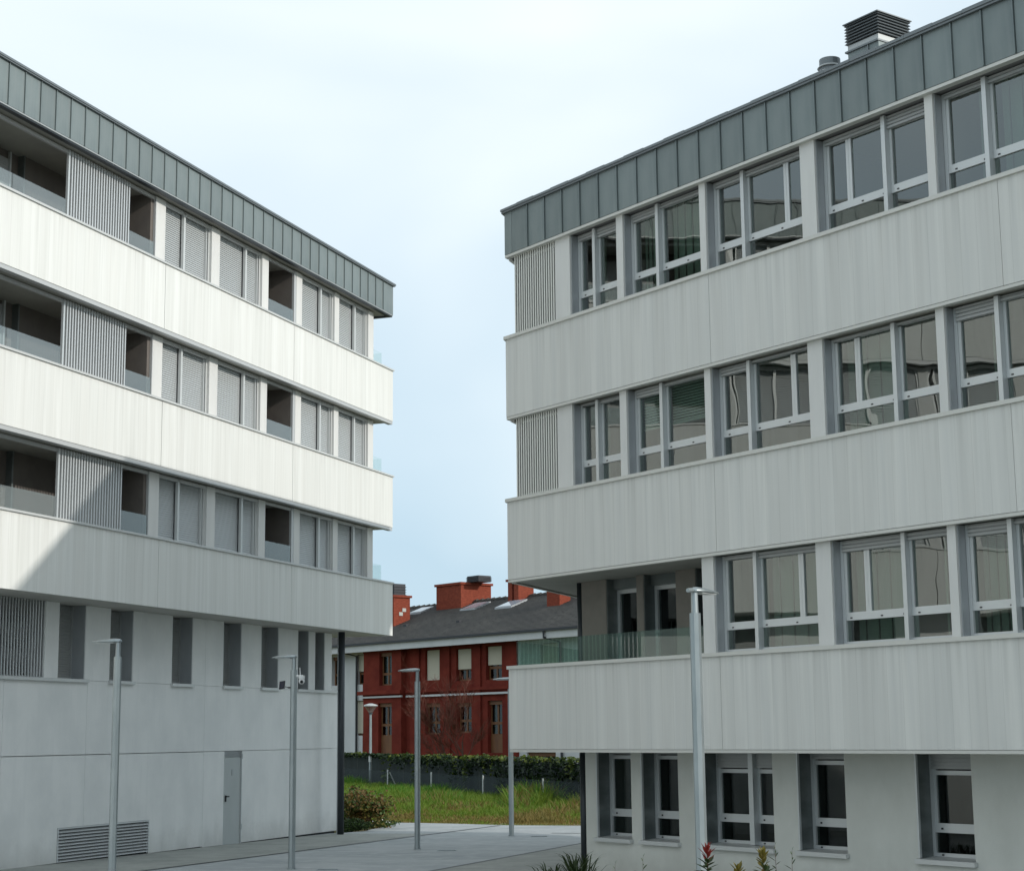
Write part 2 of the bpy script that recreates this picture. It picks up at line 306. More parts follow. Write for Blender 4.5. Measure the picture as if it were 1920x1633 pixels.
for x, y, lb in ((-1.45, 37.03, 'dark slot drain in the paving just right of the middle lamp post foot'),
                 (.55, 42.5, 'dark slot drain in the paving right of the farthest modern lamp post'),
                 (-3.35, 31.5, 'dark slot drain at the bottom edge near the lamp post with the camera')):
    r = empty('slot_drain', (x, y, gz(y)+.004), math.radians(-5)); tag(r, lb, 'drain', 'slot drains in the paving')
    MB().box(-.18, .18, -.05, .05, 0, .006).build('grate', M['channel'], r)
    f = MB(); f.box(-.20, .20, -.07, -.05, 0, .01).box(-.20, .20, .05, .07, 0, .01).box(-.20, -.18, -.05, .05, 0, .01).box(.18, .20, -.05, .05, 0, .01).build('frame', M['steel'], r)

# ================================================================ LEFT BUILDING
LB = Bld('apartment_building', (-3.2528, 46.53), (.33917, .94072), True)
tag(LB.root, 'four storey apartment block with sunlit white bands and closed shutters, on the left', 'building')
LU = 34.0; LD = 12.0
T_ = [rel(9.867), rel(6.928), rel(4.030)]; B_ = [rel(8.458), rel(5.543), rel(2.635)]
TOPS = [rel(11.442), rel(8.458), rel(5.543)]        # underside above each window row
JO = .007
joints = [0, 5.92, 11.86, 17.8, 23.7, 29.6, LU]
for T, B in zip(T_, B_):
    for a, b in zip(joints[:-1], joints[1:]):
        LB.one('cladding_panel', M['panel'], a+(JO if a else 0), b-JO, 0, .06, B, T-.012)
    LB.one('cladding_panel', M['panel'], 0, .06, .06+.003, LD, B, T-.012)                 # far end face
    mb = MB(); LB.box(mb, .06, LU, .065, .30, B+.02, T-.02); LB.box(mb, .065, .3, .30, LD, B+.02, T-.02)
    mb.build('parapet_core', M['concrete'], LB.root)
    mb = MB(); LB.box(mb, -.03, LU, -.035, .33, T-.010, T+.032); LB.box(mb, -.03, .33, .333, LD, T-.010, T+.032); mb.build('coping', M['coping'], LB.root)
    if B > rel(3): LB.one('drip_trim', M['lip'], .004, LU, .012, .14, B-.085, B-.003)
    # floor slab / soffit
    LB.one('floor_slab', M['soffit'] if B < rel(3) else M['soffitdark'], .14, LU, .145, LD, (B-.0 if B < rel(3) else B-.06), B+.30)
    for a, u in ((0, 0),): pass
# inner solid mass behind the loggias and shutters
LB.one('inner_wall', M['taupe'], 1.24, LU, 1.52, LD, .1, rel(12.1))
# roof edge of standing-seam zinc
zb, zt = rel(11.442), rel(12.31)
pw = .4925
pm = MB(); LB.box(pm, .003, pw-.006, 0, .05, zb, zt-.06); LB.box(pm, pw-.018, pw-.004, -.022, -.001, zb+.004, zt-.064)
pme = pm.mesh('zinc_panel')
pme.materials.append(M['zinc'])
def place(B_, name, me, u): o = bpy.data.objects.new(name, me); COL.objects.link(o); o.parent = B_.root; o.location = (B_.sg*u, 0, 0); return o
LB.one('zinc_panel', M['zinc'], 0, .20, 0, .05, zb, zt-.06)
LB.one('zinc_panel', M['zinc'], 0, .05, .053, LD, zb, zt-.06)
for k in range(int((LU-.2)/pw)): place(LB, 'zinc_panel', pme, .20+k*pw)
mb = MB(); LB.box(mb, -.05, LU, -.05, .25, zt-.058, zt); LB.box(mb, -.05, .25, .253, LD, zt-.058, zt); mb.build('roof_flashing', M['zinctrim'], LB.root)
LB.one('roof_rim', M['zinctrim'], -.065, LU, -.065, -.052, zt-.03, zt+.014)
mb = MB(); LB.box(mb, 0, LU, .004, .14, zb-.03, zb-.004); LB.box(mb, 0, .14, .143, LD, zb-.03, zb-.004); mb.build('eave_trim', M['zinclight'], LB.root)
mb = MB(); LB.box(mb, .01, LU, .02, .135, zb-.062, zb-.033); LB.box(mb, .01, .135, .14, LD, zb-.062, zb-.033); mb.build('eave_shadow_gap', M['darksteel'], LB.root)
LB.one('roof', M['roof'], .06, LU, .06, LD, rel(11.75), zt-.07)
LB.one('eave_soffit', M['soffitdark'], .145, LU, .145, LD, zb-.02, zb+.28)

def lshutter(u0, u1, mull, z0, z1, par, far_trim=True):
    """closed aluminium roller shutter pair: frame part with shutters below it"""
    f = MB(); dp = .40
    LB.box(f, mull-.035, mull+.035, dp-.10, dp-.035, z0, z1)
    LB.box(f, u0, u0+.055, dp-.06, dp+.02, z0, z1); LB.box(f, u0+.10, u0+.125, dp-.05, dp+.02, z0, z1)
    LB.box(f, u1-.04, u1, dp-.05, dp+.02, z0, z1); LB.box(f, u0+.13, u1-.045, dp-.03, dp+.03, z0, z0+.05)
    fr = f.build('window', M['alulight'], par)
    for a, b in ((u0+.128, mull-.037), (mull+.037, u1-.042)):
        s = MB(); n = int((z1-z0-.05)/.047)
        for i in range(n):
            za = z0+.052+i*.047
            q = [LB.P(a, dp+.012), LB.P(b, dp+.012), LB.P(b, dp-.006), LB.P(a, dp-.006)]
            A, Bq = LB.P(a, dp-.010), LB.P(b, dp-.010); C, Dq = LB.P(b, dp+.008), LB.P(a, dp+.008)
            s.quad((*A, za), (*Bq, za), (*C, za+.040), (*Dq, za+.040)); E_, F_ = LB.P(b, dp+.016), LB.P(a, dp+.016)
            s.quad((*Dq, za+.040), (*C, za+.040), (*E_, za+.047), (*F_, za+.047))
            s.quad((*F_, za+.047), (*E_, za+.047), (*Bq, za+.047), (*A, za+.047))
        LB.box(s, a, b, dp+.03, dp+.05, z0, z1)
        s.build('roller_shutter', M['shutter'], fr)
    # wall behind
    return fr
def slats(B, name, m, u0, u1, pitch, wd, d0, d1, z0, z1, parent, k0=0):
    sm = MB(); B.box(sm, 0, wd, d0, d1, z0, z1); me = sm.mesh('slat'); me.materials.append(m)
    n = int(round((u1-u0)/pitch)); p = (u1-u0)/n
    for i in range(n):
        o = bpy.data.objects.new('slat', me); COL.objects.link(o); o.parent = parent; o.location = (B.sg*(u0+i*p), 0, 0)

piers = [(.68, 1.02), (2.84, 3.11), (4.97, 5.28), (6.75, 7.07), (9.10, 9.47), (11.45, 11.83)]
wins = [(1.02, 2.84, 1.82), (3.11, 4.97, 3.86), (7.07, 9.10, 7.83), (9.47, 11.45, 10.62)]
for ri, (T, top) in enumerate(zip(T_, TOPS)):
    z0, z1 = T+.03, top-.085 if ri else top-.062
    for a, b in piers+[(18.9, 19.3), (21.3, 21.6), (23.6, 23.9), (25.9, 26.3), (30.2, 30.6)]:
        LB.one('pier', M['pier'], a, b, .28, .50, z0, z1)
    for a, b in ((.68, 5.28), (6.90, 11.83), (19.1, 26.2), (30.4, LU)): LB.one('wall_core', M['concrete'], a+.002, b-.002, .50, 1.52, z0, z1+.04)
    LB.one('end_wall', M['pier'], .68, 1.24, .505, LD, z0, z1)
    for a, b, mu in wins+[(19.3, 21.3, 20.2), (21.6, 23.6, 22.5), (23.9, 25.9, 24.8), (30.6, 32.6, 31.5)]: lshutter(a, b, mu, z0, z1, LB.root)
    LB.one('head_trim', M['lip'], .68, LU, .30, .36, z1-.07, z1-.002)
    LB.one('loggia_trim', M['lip'], 11.8305, 11.85, .282, .34, z0, z1)
    # small loggia: trim, side walls, back wall is the inner wall, glass
    LB.one('loggia_trim', M['lip'], 5.283, 5.40, .285, .345, z0, z1)
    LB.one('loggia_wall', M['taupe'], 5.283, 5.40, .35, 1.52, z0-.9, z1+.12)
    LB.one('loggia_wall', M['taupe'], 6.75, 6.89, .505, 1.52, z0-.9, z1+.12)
    LB.one('loggia_ceiling', M['soffitdark'], 5.40, 6.75, .35, 1.52, z1+.10, z1+.14)
    LB.one('balustrade', M['bal'], 5.41, 6.74, .30, .315, z0, T+.50)
    # long loggia behind the slatted screen
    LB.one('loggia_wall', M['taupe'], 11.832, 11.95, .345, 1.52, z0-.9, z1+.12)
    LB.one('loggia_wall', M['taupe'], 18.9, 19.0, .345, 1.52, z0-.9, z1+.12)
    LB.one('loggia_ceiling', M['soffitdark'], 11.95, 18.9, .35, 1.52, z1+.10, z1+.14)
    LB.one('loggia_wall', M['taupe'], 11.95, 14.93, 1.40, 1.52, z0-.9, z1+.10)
    LB.one('balustrade', M['bal'], 11.85, 12.84, .30, .315, z0, T+.50)
    for a, b in ((15.09, 16.78), (16.80, 18.88)): LB.one('balustrade', M['bal'], a, b, .30, .315, z0, T+.50)
    # sliding door with shutter left of the back wall
    LB.one('door_reveal', M['darkreveal'], 14.93, 14.98, 1.38, 1.52, z0-.9, z1+.10)
    dr = LB.one('balcony_door', M['alu'], 15.30, 15.345, 1.44, 1.50, z0-.9, z1+.02)
    s = MB()
    for i in range(44): LB.box(s, 15.35, 17.6, 1.47, 1.485+.01*(i % 2), z0-.85+i*.05, z0-.805+i*.05)
    s.build('roller_shutter', M['shutterR'], dr)
    # slatted sun screen
    sc = MB(); LB.box(sc, 12.86, 15.0, .36, .39, z0+.02, z0+.06); LB.box(sc, 12.86, 15.0, .36, .39, z1-.08, z1-.04); LB.box(sc, 15.005, 15.06, .28, .33, z0, z1)
    sc = sc.build('slatted_screen', M['alu'], LB.root)
    slats(LB, 'slat', M['slat'], 12.86, 15.0, .0925, .036, .28, .315, z0, z1, sc)
    # rear-terrace glass seen past the corner
    LB.one('balustrade', M['balE'], .12, .66, .28, .294, z0, T+.50)
    LB.one('balustrade', M['balE'], .12, .134, .30, 6, z0, T+.50)
mb = MB(); bmc = bmesh.new(); bmesh.ops.create_cone(bmc, cap_ends=True, segments=20, radius1=.09, radius2=.09, depth=.02)
cm = bpy.data.meshes.new('ceiling_light'); bmc.to_mesh(cm); bmc.free(); cl_ = link('ceiling_light', cm, LB.root, M['alulight']); cl_.location = (13.9+1.0, -.95, rel(11.442)+.03)

# lower storeys, set back by a metre
WD = 1.0; S0 = rel(1.15); SOF = B_[2]
low_w = [(2.05, 2.60), (2.96, 3.56), (4.61, 5.49), (6.47, 7.32), (8.70, 9.57), (11.13, 12.0), (12.88, 13.80), (14.25, 17.3), (19, 20), (22, 23), (25, 26), (29, 30)]
def wallpanel(u0, u1, z0, z1, m=M['concrete']): return LB.one('wall_panel', m, u0+.005, u1-.005, WD, WD+.12, z0, z1)
zj = rel(-.305); zg = .055
for a, b in ((1.24, 8.13), (8.13, 12.77), (12.77, 15.49), (15.49, 21), (21, 27), (27, LU)): wallpanel(a, b, zj+.005, S0-.005)
for a, b, c in ((1.24, 6.36, zg), (7.20, 8.13, zg), (15.49, 21, .13), (21, 27, .15), (27, LU, .18)): wallpanel(a, b, c, zj-.005)
for (a, b, c), (a2, b2, c2) in (((8.135, 10.34, zg+.02), (10.34, 12.765, rel(-1.68))), ((13.64, 15.485, zg+.05), (12.775, 13.64, rel(-1.68)))):
    mb = MB(); lo, hi = min(a, a2), max(b, b2)
    y0_, y1_ = -WD, -WD-.12; k_ = len(mb.v)
    if a < a2: pts = [(a, c), (b, c), (b, c2), (b2, c2), (b2, zj-.01), (a, zj-.01)]
    else: pts = [(a2, c2), (b2, c2), (b2, c), (b, c), (b, zj-.01), (a2, zj-.01)]
    mb.v = [(x, y0_, z) for x, z in pts]+[(x, y1_, z) for x, z in pts]; n_ = len(pts)
    mb.f = [tuple(range(n_)), tuple(reversed(range(n_, 2*n_)))]+[(i, (i+1) % n_, n_+(i+1) % n_, n_+i) for i in range(n_)]
    mb.build('wall_panel', M['concrete'], LB.root)
LB.one('plinth', M['dark'], 1.30, LU, WD+.05, WD+.12, -.2, .25)
LB.one('wall_core', M['concrete'], 1.245, LU, WD+.122, 1.52, -.2, S0-.01)
prev = 1.64
for a, b in low_w+[(LU, LU)]:
    if b == a or a > prev:
        u0, u1 = prev, a
        if a == LU: u1 = LU
        pieces = [(u0, u1)]
        for jn in (8.13,):
            if u0 < jn < u1: pieces = [(u0, jn-.004), (jn+.004, u1)]
        for p in pieces: LB.one('wall_panel', M['concrete'], p[0], p[1], WD+.002, 1.52, S0, SOF-.003)
    prev = b
for i, (a, b) in enumerate(low_w):
    if i == 7:
        sc = LB.one('slatted_screen', M['alu'], a, b, 1.12, 1.14, S0+.01, S0+.05); slats(LB, 'slat', M['slat'], a, b, .0925, .026, 1.02, 1.05, S0+.03, SOF-.005, sc); LB.one('cavity', M['dark'], a, b, 1.35, 1.5, S0, SOF-.003); continue
    fr = MB(); dp = 1.32
    for q in ((a, a+.05), (b-.05, b)): LB.box(fr, q[0], q[1], dp-.02, dp+.04, S0+.03, SOF-.01)
    LB.box(fr, a+.05, b-.05, dp-.02, dp+.04, S0+.03, S0+.08)
    if i == 0: LB.box(fr, a+.05, b-.05, dp-.03, dp+.03, S0+.42, S0+.50)
    fr = fr.build('window', M['shutterR'], LB.root)
    LB.one('reveal', M['reveal'], a+.001, a+.02, WD+.02, 1.50, S0+.03, SOF-.004, fr)
    if i == 0: LB.one('pane', M['paneG'], a+.05, b-.05, dp, dp+.01, S0+.08, SOF-.02, fr); LB.one('cavity', M['dark'], a, b, 1.48, 1.51, S0, SOF-.003, fr); continue
    s = MB()
    for k in range(int((SOF-S0-.1)/.047)):
        za = S0+.085+k*.047; A, C = LB.P(a+.05, dp-.005), LB.P(b-.05, dp-.005); D1, E1 = LB.P(b-.05, dp+.014), LB.P(a+.05, dp+.014)
        s.quad((*A, za), (*C, za), (*D1, za+.043), (*E1, za+.043)); s.quad((*E1, za+.043), (*D1, za+.043), (*C, za+.047), (*A, za+.047))
    LB.box(s, a+.05, b-.05, dp+.03, dp+.05, S0+.05, SOF-.01)
    s.build('roller_shutter', M['shutterR'], fr)
for a, b in low_w[2:6]: LB.one('window_sill', M['alulight'], a-.03, b+.03, WD-.06, 1.30, S0-.045, S0+.018)
LB.one('window_sill', M['alulight'], 12.79, 17.4, WD-.06, 1.30, S0-.045, S0+.018)
LB.one('window_sill', M['alulight'], 1.20, 3.62, WD-.06, 1.30, S0-.045, S0+.018)
# service door with vent strip
dr = LB.one('door', M['door'], 6.375, 7.185, WD+.025, WD+.07, .04, zj-.14)
f = MB(); LB.box(f, 6.362, 6.373, WD-.004, WD+.10, .04, zj-.006); LB.box(f, 7.187, 7.198, WD-.004, WD+.10, .04, zj-.006); LB.box(f, 6.375, 7.185, WD+.02, WD+.1, 0, .035); f.build('door_frame', M['alu'], dr)
f = MB()
for k in range(5): LB.box(f, 6.375, 7.185, WD+.01, WD+.05, zj-.13+k*.025, zj-.118+k*.025)
LB.box(f, 6.375, 7.185, WD+.055, WD+.07, zj-.135, zj-.006); f.build('vent_strip', M['reveal'], dr)
f = MB(); LB.box(f, 7.06, 7.10, WD-.0, WD+.022, 1.00, 1.14); LB.box(f, 6.98, 7.10, WD-.03, WD-.005, 1.10, 1.13); LB.box(f, 7.075, 7.095, WD-.03, WD+.01, 1.10, 1.13); f.build('handle', M['black'], dr)
LB.one('number_plate', M['reveal'], 6.73, 6.80, WD+.012, WD+.023, 1.58, 1.72, dr)
for z in (.35, 1.95): LB.one('hinge', M['alu'], 6.352, 6.372, WD-.02, WD+.02, z, z+.12, dr)
# louvred vent in the base
v0, v1 = .11, rel(-1.68)
f = MB(); LB.box(f, 10.345, 10.375, WD-.01, WD+.1, v0, v1-.004); LB.box(f, 13.60, 13.63, WD-.01, WD+.1, v0, v1-.004); LB.box(f, 10.375, 13.60, WD-.01, WD+.1, v1-.035, v1-.004)
vt = f.build('vent_louvre', M['alu'], LB.root)
sm = MB(); nb_ = 10; ph = (v1-.04-v0)/nb_
p = [(*LB.P(10.376, WD-.008), 0), (*LB.P(13.598, WD-.008), 0), (*LB.P(13.598, WD+.05), ph*.62), (*LB.P(10.376, WD+.05), ph*.62)]
sm.hexa(p+[(x, y, z+.012) for x, y, z in p]); me = sm.mesh('louvre_blade'); me.materials.append(M['slat'])
for k in range(nb_): o = bpy.data.objects.new('louvre_blade', me); COL.objects.link(o); o.parent = vt; o.location = (0, 0, v0+k*ph)
LB.one('cavity', M['dark'], 10.36, 13.62, WD+.108, WD+.119, v0-.05, v1, vt)
# thin round column under the cantilever
f = MB(); x, y = LB.P(2.2, .45); f.tube([(x, y, -.1), (x, y, SOF)], [.085, .085], 20); o = f.build('column', M['darksteel'], LB.root, smooth=True)
x, y = LB.P(2.13, .58); MB().tube([(x, y, 0), (x, y, SOF)], [.018, .018], 8).build('downpipe', M['alu'], LB.root)

# ================================================================ RIGHT BUILDING
RB = Bld('apartment_building', (-.09687, 30.1386), (-.58205, .81315), False)
tag(RB.root, 'three storey apartment block with shaded white bands and open windows, on the right', 'building')
RU = 16.45; EL = 12.9
ev = (-.568, .8235)                                 # (u,d) per metre along the slanted far end
def E(t, w=0): return (ev[0]*t+w*.8235*1.0, ev[1]*t+w*.568)   # w metres inward from the end face
T_ = [rel(6.963), rel(4.044), rel(1.137)]; B_ = [rel(5.536), rel(2.656), rel(-.247)]
TOPS = [rel(8.494), rel(5.536), rel(2.656)]
def pl(name, m, pts, z0, z1, parent=None): mb = MB(); RB.poly(mb, pts, z0, z1); return mb.build(name, m, parent or RB.root)
joints = [0, 5.39, 10.9, 16.4, RU]
k = .69
for T, B in zip(T_, B_):
    for a, b in zip(joints[:-1], joints[1:]):
        if a == 0: pl('cladding_panel', M['panelR'], [(0, 0), (b-JO, 0), (b-JO, .06), (-.06*k, .06)], B, T-.02)
        else: RB.one('cladding_panel', M['panelR'], a, b-JO, 0, .06, B, T-.02)
    pl('cladding_panel', M['panelR'], [E(.08), E(EL), E(EL, .06), E(.08, .06)], B, T-.02)
    pl('parapet_core', M['concrete'], [(.06, .065), (RU, .065), (RU, .27), (.02, .27)], B+.02, T-.03)
    pl('coping', M['coping'] if 0 else M['lipR'], [(-.02, -.035), (RU, -.035), (RU, .30), (-.30, .30)], T-.028, T+.028)
    pl('coping', M['lipR'], [E(.38, -.03), E(EL, -.03), E(EL, .28), E(.38, .28)], T-.028, T+.028)
    if B > 1: 
        pl('drip_trim', M['lipR'], [(.0, .004), (RU, .004), (RU, .11), (-.05, .11)], B-.050, B-.006)
        pl('drip_trim', M['lipR'], [E(.2, .004), E(EL, .004), E(EL, .08), E(.2, .08)], B-.050, B-.006)
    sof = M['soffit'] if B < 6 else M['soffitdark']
    pl('floor_slab', sof, [(.10, .115), (RU, .115), (RU, 9.5), E(EL, .1), E(.2, .1)], B-.03, B+.30)
# ends of the flats below the roof, and far rear wall
zb, zt = rel(8.494), rel(9.33); pw = .5045
pm = MB(); RB.box(pm, .003, pw-.006, 0, .05, zb, zt-.065); RB.box(pm, pw-.020, pw-.004, -.024, -.001, zb+.004, zt-.069)
pme = pm.mesh('zinc_panel'); pme.materials.append(M['zinc'])
RB.one('zinc_panel', M['zinc'], 0, .215, 0, .05, zb, zt-.065)
for q in range(int((RU-.22)/pw)): place(RB, 'zinc_panel', pme, .22+q*pw)
pl('zinc_panel', M['zinc'], [E(.07), E(EL), E(EL, .05), E(.07, .05)], zb, zt-.065)
pl('roof_flashing', M['zinctrim'], [(-.03, -.05), (RU, -.05), (RU, .22), (-.22, .22)], zt-.063, zt)
pl('roof_flashing', M['zinctrim'], [E(.3, -.05), E(EL, -.05), E(EL, .2), E(.3, .2)], zt-.063, zt)
rm = MB()
for i in range(int(RU/.504)):                        # slightly uneven turned-up rim
    RB.box(rm, i*.504-.04, i*.504+.46, -.066, -.052, zt-.03, zt+.012+.008*(i % 2))
rm.build('roof_rim', M['zinctrim'], RB.root)
pl('eave_trim', M['lipR'], [(.0, .004), (RU, .004), (RU, .11), (-.05, .11)], zb-.052, zb-.006)
pl('eave_trim', M['lipR'], [E(.2, .004), E(EL, .004), E(EL, .08), E(.2, .08)], zb-.052, zb-.006)
pl('roof', M['roof'], [(.06, .06), (RU, .06), (RU, 9.5), E(EL, .06), E(.1, .06)], zb-.03, zt-.075)
pl('added_shade_canopy', M['roof'], [E(EL), E(15.2), (12, .8235*15.2), (14, 9.6)], zb, zt-.1)  # unseen roof extension, added to cast shade on the left block's far end
pl('rear_wall', M['panelR'], [(RU-.3, 9.2), (RU, 9.5), E(EL), E(EL-.3, .1)], rel(-.2), zb)
pl('near_end_wall', M['panelR'], [(RU-.3, .12), (RU-.001, .12), (RU-.001, 9.45), (RU-.3, 9.15)], 0, zb)

def roomset(T, B, top, ua=.9):
    """room shells behind the windows"""
    f = MB(); RB.box(f, ua, RU-.31, 5.2, 5.3, B+.31, top-.04); RB.box(f, ua, RU-.31, .0+.45, 5.2, B+.302, B+.33)
    for u in (3.16, 5.2, 7.48, 9.77, 12.05, 14.3, 17):
        if u > ua+.1: RB.box(f, u-.05, u+.05, .46, 5.2, B+.331, top-.04)
    f.build('inner_wall', M['room'], RB.root)
openings = [(1.80, 3.07, 2.34, None), (3.24, 5.13, 3.99, None), (5.27, 7.34, 6.0, 6.87), (7.63, 9.70, 8.86, 8.13), (9.84, 11.91, 10.62, None), (12.2, 14.27, 13.0, 13.8), (14.41, 16.48, 15.2, None), (16.77, 18.84, 17.5, 18.3), (18.98, 20.6, 19.8, None)]
rpiers = [(1.38, 1.80), (3.07, 3.24), (5.13, 5.27), (7.34, 7.63), (9.70, 9.84), (11.91, 12.20), (14.27, 14.41), (16.48, 16.77), (18.84, 18.98), (20.6, RU)]
RNG = random.Random(3)
def rwindow(a, b, mull, thin, z0, z1, dp=.27, low=.0, rowi=0, idx=0):
    fr = MB(); fw = .055
    RB.box(fr, a+.022, a+.022+fw, dp-.02, dp+.05, z0, z1); RB.box(fr, b-fw, b, dp-.02, dp+.05, z0, z1)
    RB.box(fr, a+.022+fw, b-fw, dp-.02, dp+.05, z0, z0+.045)
    RB.box(fr, mull-.035, mull+.035, dp-.09, dp+.06, z0, z1)      # guide post
    win = fr.build('window', M['alu'], RB.root)
    RB.one('reveal', M['reveal'], a+.002, a+.018, .12, dp+.05, z0, z1-.004, win)
    zr0, zr1 = T+.365, T+.475
    for li, (p, q) in enumerate(((a+.022+fw, mull-.035), (mull+.035, b-fw))):
        sh = 1.375 + RNG.uniform(-.02, .03)
        sh = {(0, 3, 1): 1.29, (1, 4, 0): 1.25, (1, 1, 0): 1.30, (1, 2, 0): 1.31, (0, 0, 1): 1.31, (2, 3, 0): 1.31, (2, 4, 0): 1.31, (0, 1, 0): 1.33}.get((rowi, idx, li), sh)
        zs = T+sh-low
        # sash frame: stiles, top and the deep bottom rail
        s = MB(); w_ = .05
        divs = [p, q] if not (thin and p < thin < q) else [p, thin, q]
        RB.box(s, p+.002, q-.002, dp-.012, dp+.045, zr0, zr1)
        for x0, x1 in zip(divs[:-1], divs[1:]):
            RB.box(s, x0+.002, x0+w_, dp-.008, dp+.04, zr1, z1-.06); RB.box(s, x1-w_, x1-.002, dp-.008, dp+.04, zr1, z1-.06)
            RB.box(s, x0+w_, x1-w_, dp-.008, dp+.04, zs-.05+.05, zs+.03)
        sa = s.build('sash', M['alu'], win)
        for x0, x1 in zip(divs[:-1], divs[1:]): RB.one('pane', M['pane'], x0+w_, x1-w_, dp+.015, dp+.027, zr1, zs+.01, win)
        RB.one('pane', M['pane'], p+.004, q-.004, dp+.015, dp+.027, z0+.045, zr0, win)
        for x in ([p+.13, q-.06] if q-p < 1 else [p+.10, (p+q)/2+.1, q-.06]): RB.one('drain_cap', M['black'], x-.018, x+.018, dp-.018, dp-.0121, zr0+.025, zr0+.043, win)
        kind = RNG.random(); cw = q-p
        if rowi == 1 and idx == 1:
            s = MB()
            for r in range(14): RB.box(s, p+.03, q-.03, dp+.10, dp+.125, T+.82+r*.045, T+.845+r*.045)
            RB.box(s, p+.03, q-.03, dp+.09, dp+.14, T+.775, T+.805); s.build('blind', M['white'], win)
        elif kind < .62:
            s = MB(); n_ = 9; w0 = p+.02 if kind < .3 else p+cw*(.35+.3*RNG.random()); w1 = q-.02 if kind >= .3 or rowi else p+cw*.8
            for r in range(n_):
                x0 = w0+(w1-w0)*r/n_; RB.box(s, x0, x0+(w1-w0)/n_-.004, dp+.22+.03*(r % 2), dp+.235+.03*(r % 2), z0-.4, z1)
            s.build('curtain', M['curtain'], win)
        # partly lowered shutter: ribbed slats
        s = MB(); nn = max(2, int((z1-.0-zs)/.05)+1)
        for r in range(nn):
            za = zs+r*.05
            if za > z1-.02: break
            zc = min(za+.042, z1-.003); A, C = RB.P(p, dp-.045), RB.P(q, dp-.045); D1, E1 = RB.P(q, dp-.030), RB.P(p, dp-.030)
            s.hexa([(*E1, za), (*D1, za), (*C, za+.004), (*A, za+.004), (*E1, zc), (*D1, zc), (*C, zc-.006), (*A, zc-.006)])
        RB.box(s, p, q, dp-.028, dp-.02, zs+.004, z1-.003)
        s.build('roller_shutter', M['shutterR'], win)
    return win
for ri, (T, B, top) in enumerate(zip(T_, B_, TOPS)):
    z0, z1 = T+.03, top-.05
    roomset(T, B, top, .9 if ri < 2 else 5.05)
    for i, (a, b) in enumerate(rpiers):
        if ri == 2 and i < 2: continue
        if ri == 2 and i == 2: a, b = 4.95, 5.21
        RB.one('pier', M['pier'], a, b, .085, .44, z0, z1)
    for i, (a, b, mu, th) in enumerate(openings):
        if ri == 2 and i < 2: continue
        if ri == 2 and i == 2: a = 5.21
        rwindow(a, b, mu, th, z0, z1, rowi=ri, idx=i)
    if ri < 2:
        sc = MB(); RB.poly(sc, [(.22, .16), (1.38, .16), (1.38, .19), (.19, .19)], z0+.02, z0+.06); RB.poly(sc, [(.22, .16), (1.38, .16), (1.38, .19), (.19, .19)], z1-.08, z1-.04)
        sc = sc.build('slatted_screen', M['slatR'], RB.root)
        slats(RB, 'slat', M['slatR'], .17, 1.375, .0668, .030, .09, .105, z0, z1, sc)
        pl('cavity', M['dark'], [(.165, .12), (.215, .12), (.215-.568*.9, .12+.8235*.9), (.165-.568*.9, .12+.8235*.9)], z0, z1, sc)
        for q in range(10): x, y = E(.35+q*.0668, .19); pl('slat', M['slatR'], [(x, y), (x+.05, y+.02), (x+.03, y+.06), (x-.02, y+.04)], z0, z1, sc)
        pl('cavity', M['dark'], [(.25, .20), (1.38, .20), (1.38, .32), (.19, .32)], z0, z1)
        pl('end_wall', M['panelR'], [E(1.0, .25), E(EL, .25), E(EL, .45), E(1.0, .45)], z0, z1)
        pl('corner_wall', M['dark'], [E(.42, .26), E(1.0, .26), E(1.0, .6), (.12, .46)], z0, z1)
# first-floor terrace at the far corner
T, top = T_[2], TOPS[2]; z0, z1 = T+.03, top-.05; fl = B_[2]+.33; tc_ = B_[1]-.032
doors = [(1.19, 2.01), (2.19, 3.02), (3.50, 4.40)]
pr = .50
for a, b in doors+[(4.93, 4.93)]:
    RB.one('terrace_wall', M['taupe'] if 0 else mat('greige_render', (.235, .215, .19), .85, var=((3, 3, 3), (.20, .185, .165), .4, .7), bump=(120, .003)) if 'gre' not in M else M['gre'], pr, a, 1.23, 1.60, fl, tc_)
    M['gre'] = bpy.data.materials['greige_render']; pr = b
pl('terrace_wall', M['gre'], [(.50, 1.605), (.80, 1.605), (-4.6, 9.2), (-4.9, 9.2)], fl, tc_)
RB.one('terrace_wall', M['gre'], 4.935, 5.20, .445, 1.60, fl, tc_)
for a, b in doors:
    f = MB(); RB.box(f, a+.02, a+.09, 1.46, 1.54, fl, tc_-.18); RB.box(f, b-.07, b, 1.46, 1.54, fl, tc_-.18); RB.box(f, a+.09, b-.07, 1.46, 1.54, tc_-.25, tc_-.18)
    RB.box(f, a+.09, b-.07, 1.46, 1.54, fl, fl+.08)
    d_ = f.build('balcony_door', M['alu'], RB.root)
    RB.one('pane', M['paneG'], a+.09, b-.07, 1.50, 1.51, fl+.08, tc_-.25, d_)
    RB.one('reveal', M['darkreveal'], a+.001, a+.018, 1.24, 1.60, fl, tc_, d_); RB.one('head', M['darkreveal'], a+.02, b, 1.38, 1.58, tc_-.178, tc_-.001, d_)
    RB.one('curtain', M['curtain'], b-.42, b-.05, 1.72, 1.76, fl+.75, tc_-.4, d_)
RB.one('inner_wall', M['dark'], .82, 4.9, 2.6, 2.7, fl, tc_)
pl('balustrade', M['balR'], [(.06, .13), (2.6, .13), (2.6, .145), (.05, .145)], z0, T+.45)
RB.one('balustrade', M['balR'], 2.615, 4.93, .13, .145, z0, T+.45)
pl('balustrade', M['balR'], [E(.22, .12), E(5.0, .12), E(5.0, .135), E(.22, .135)], z0, T+.45)
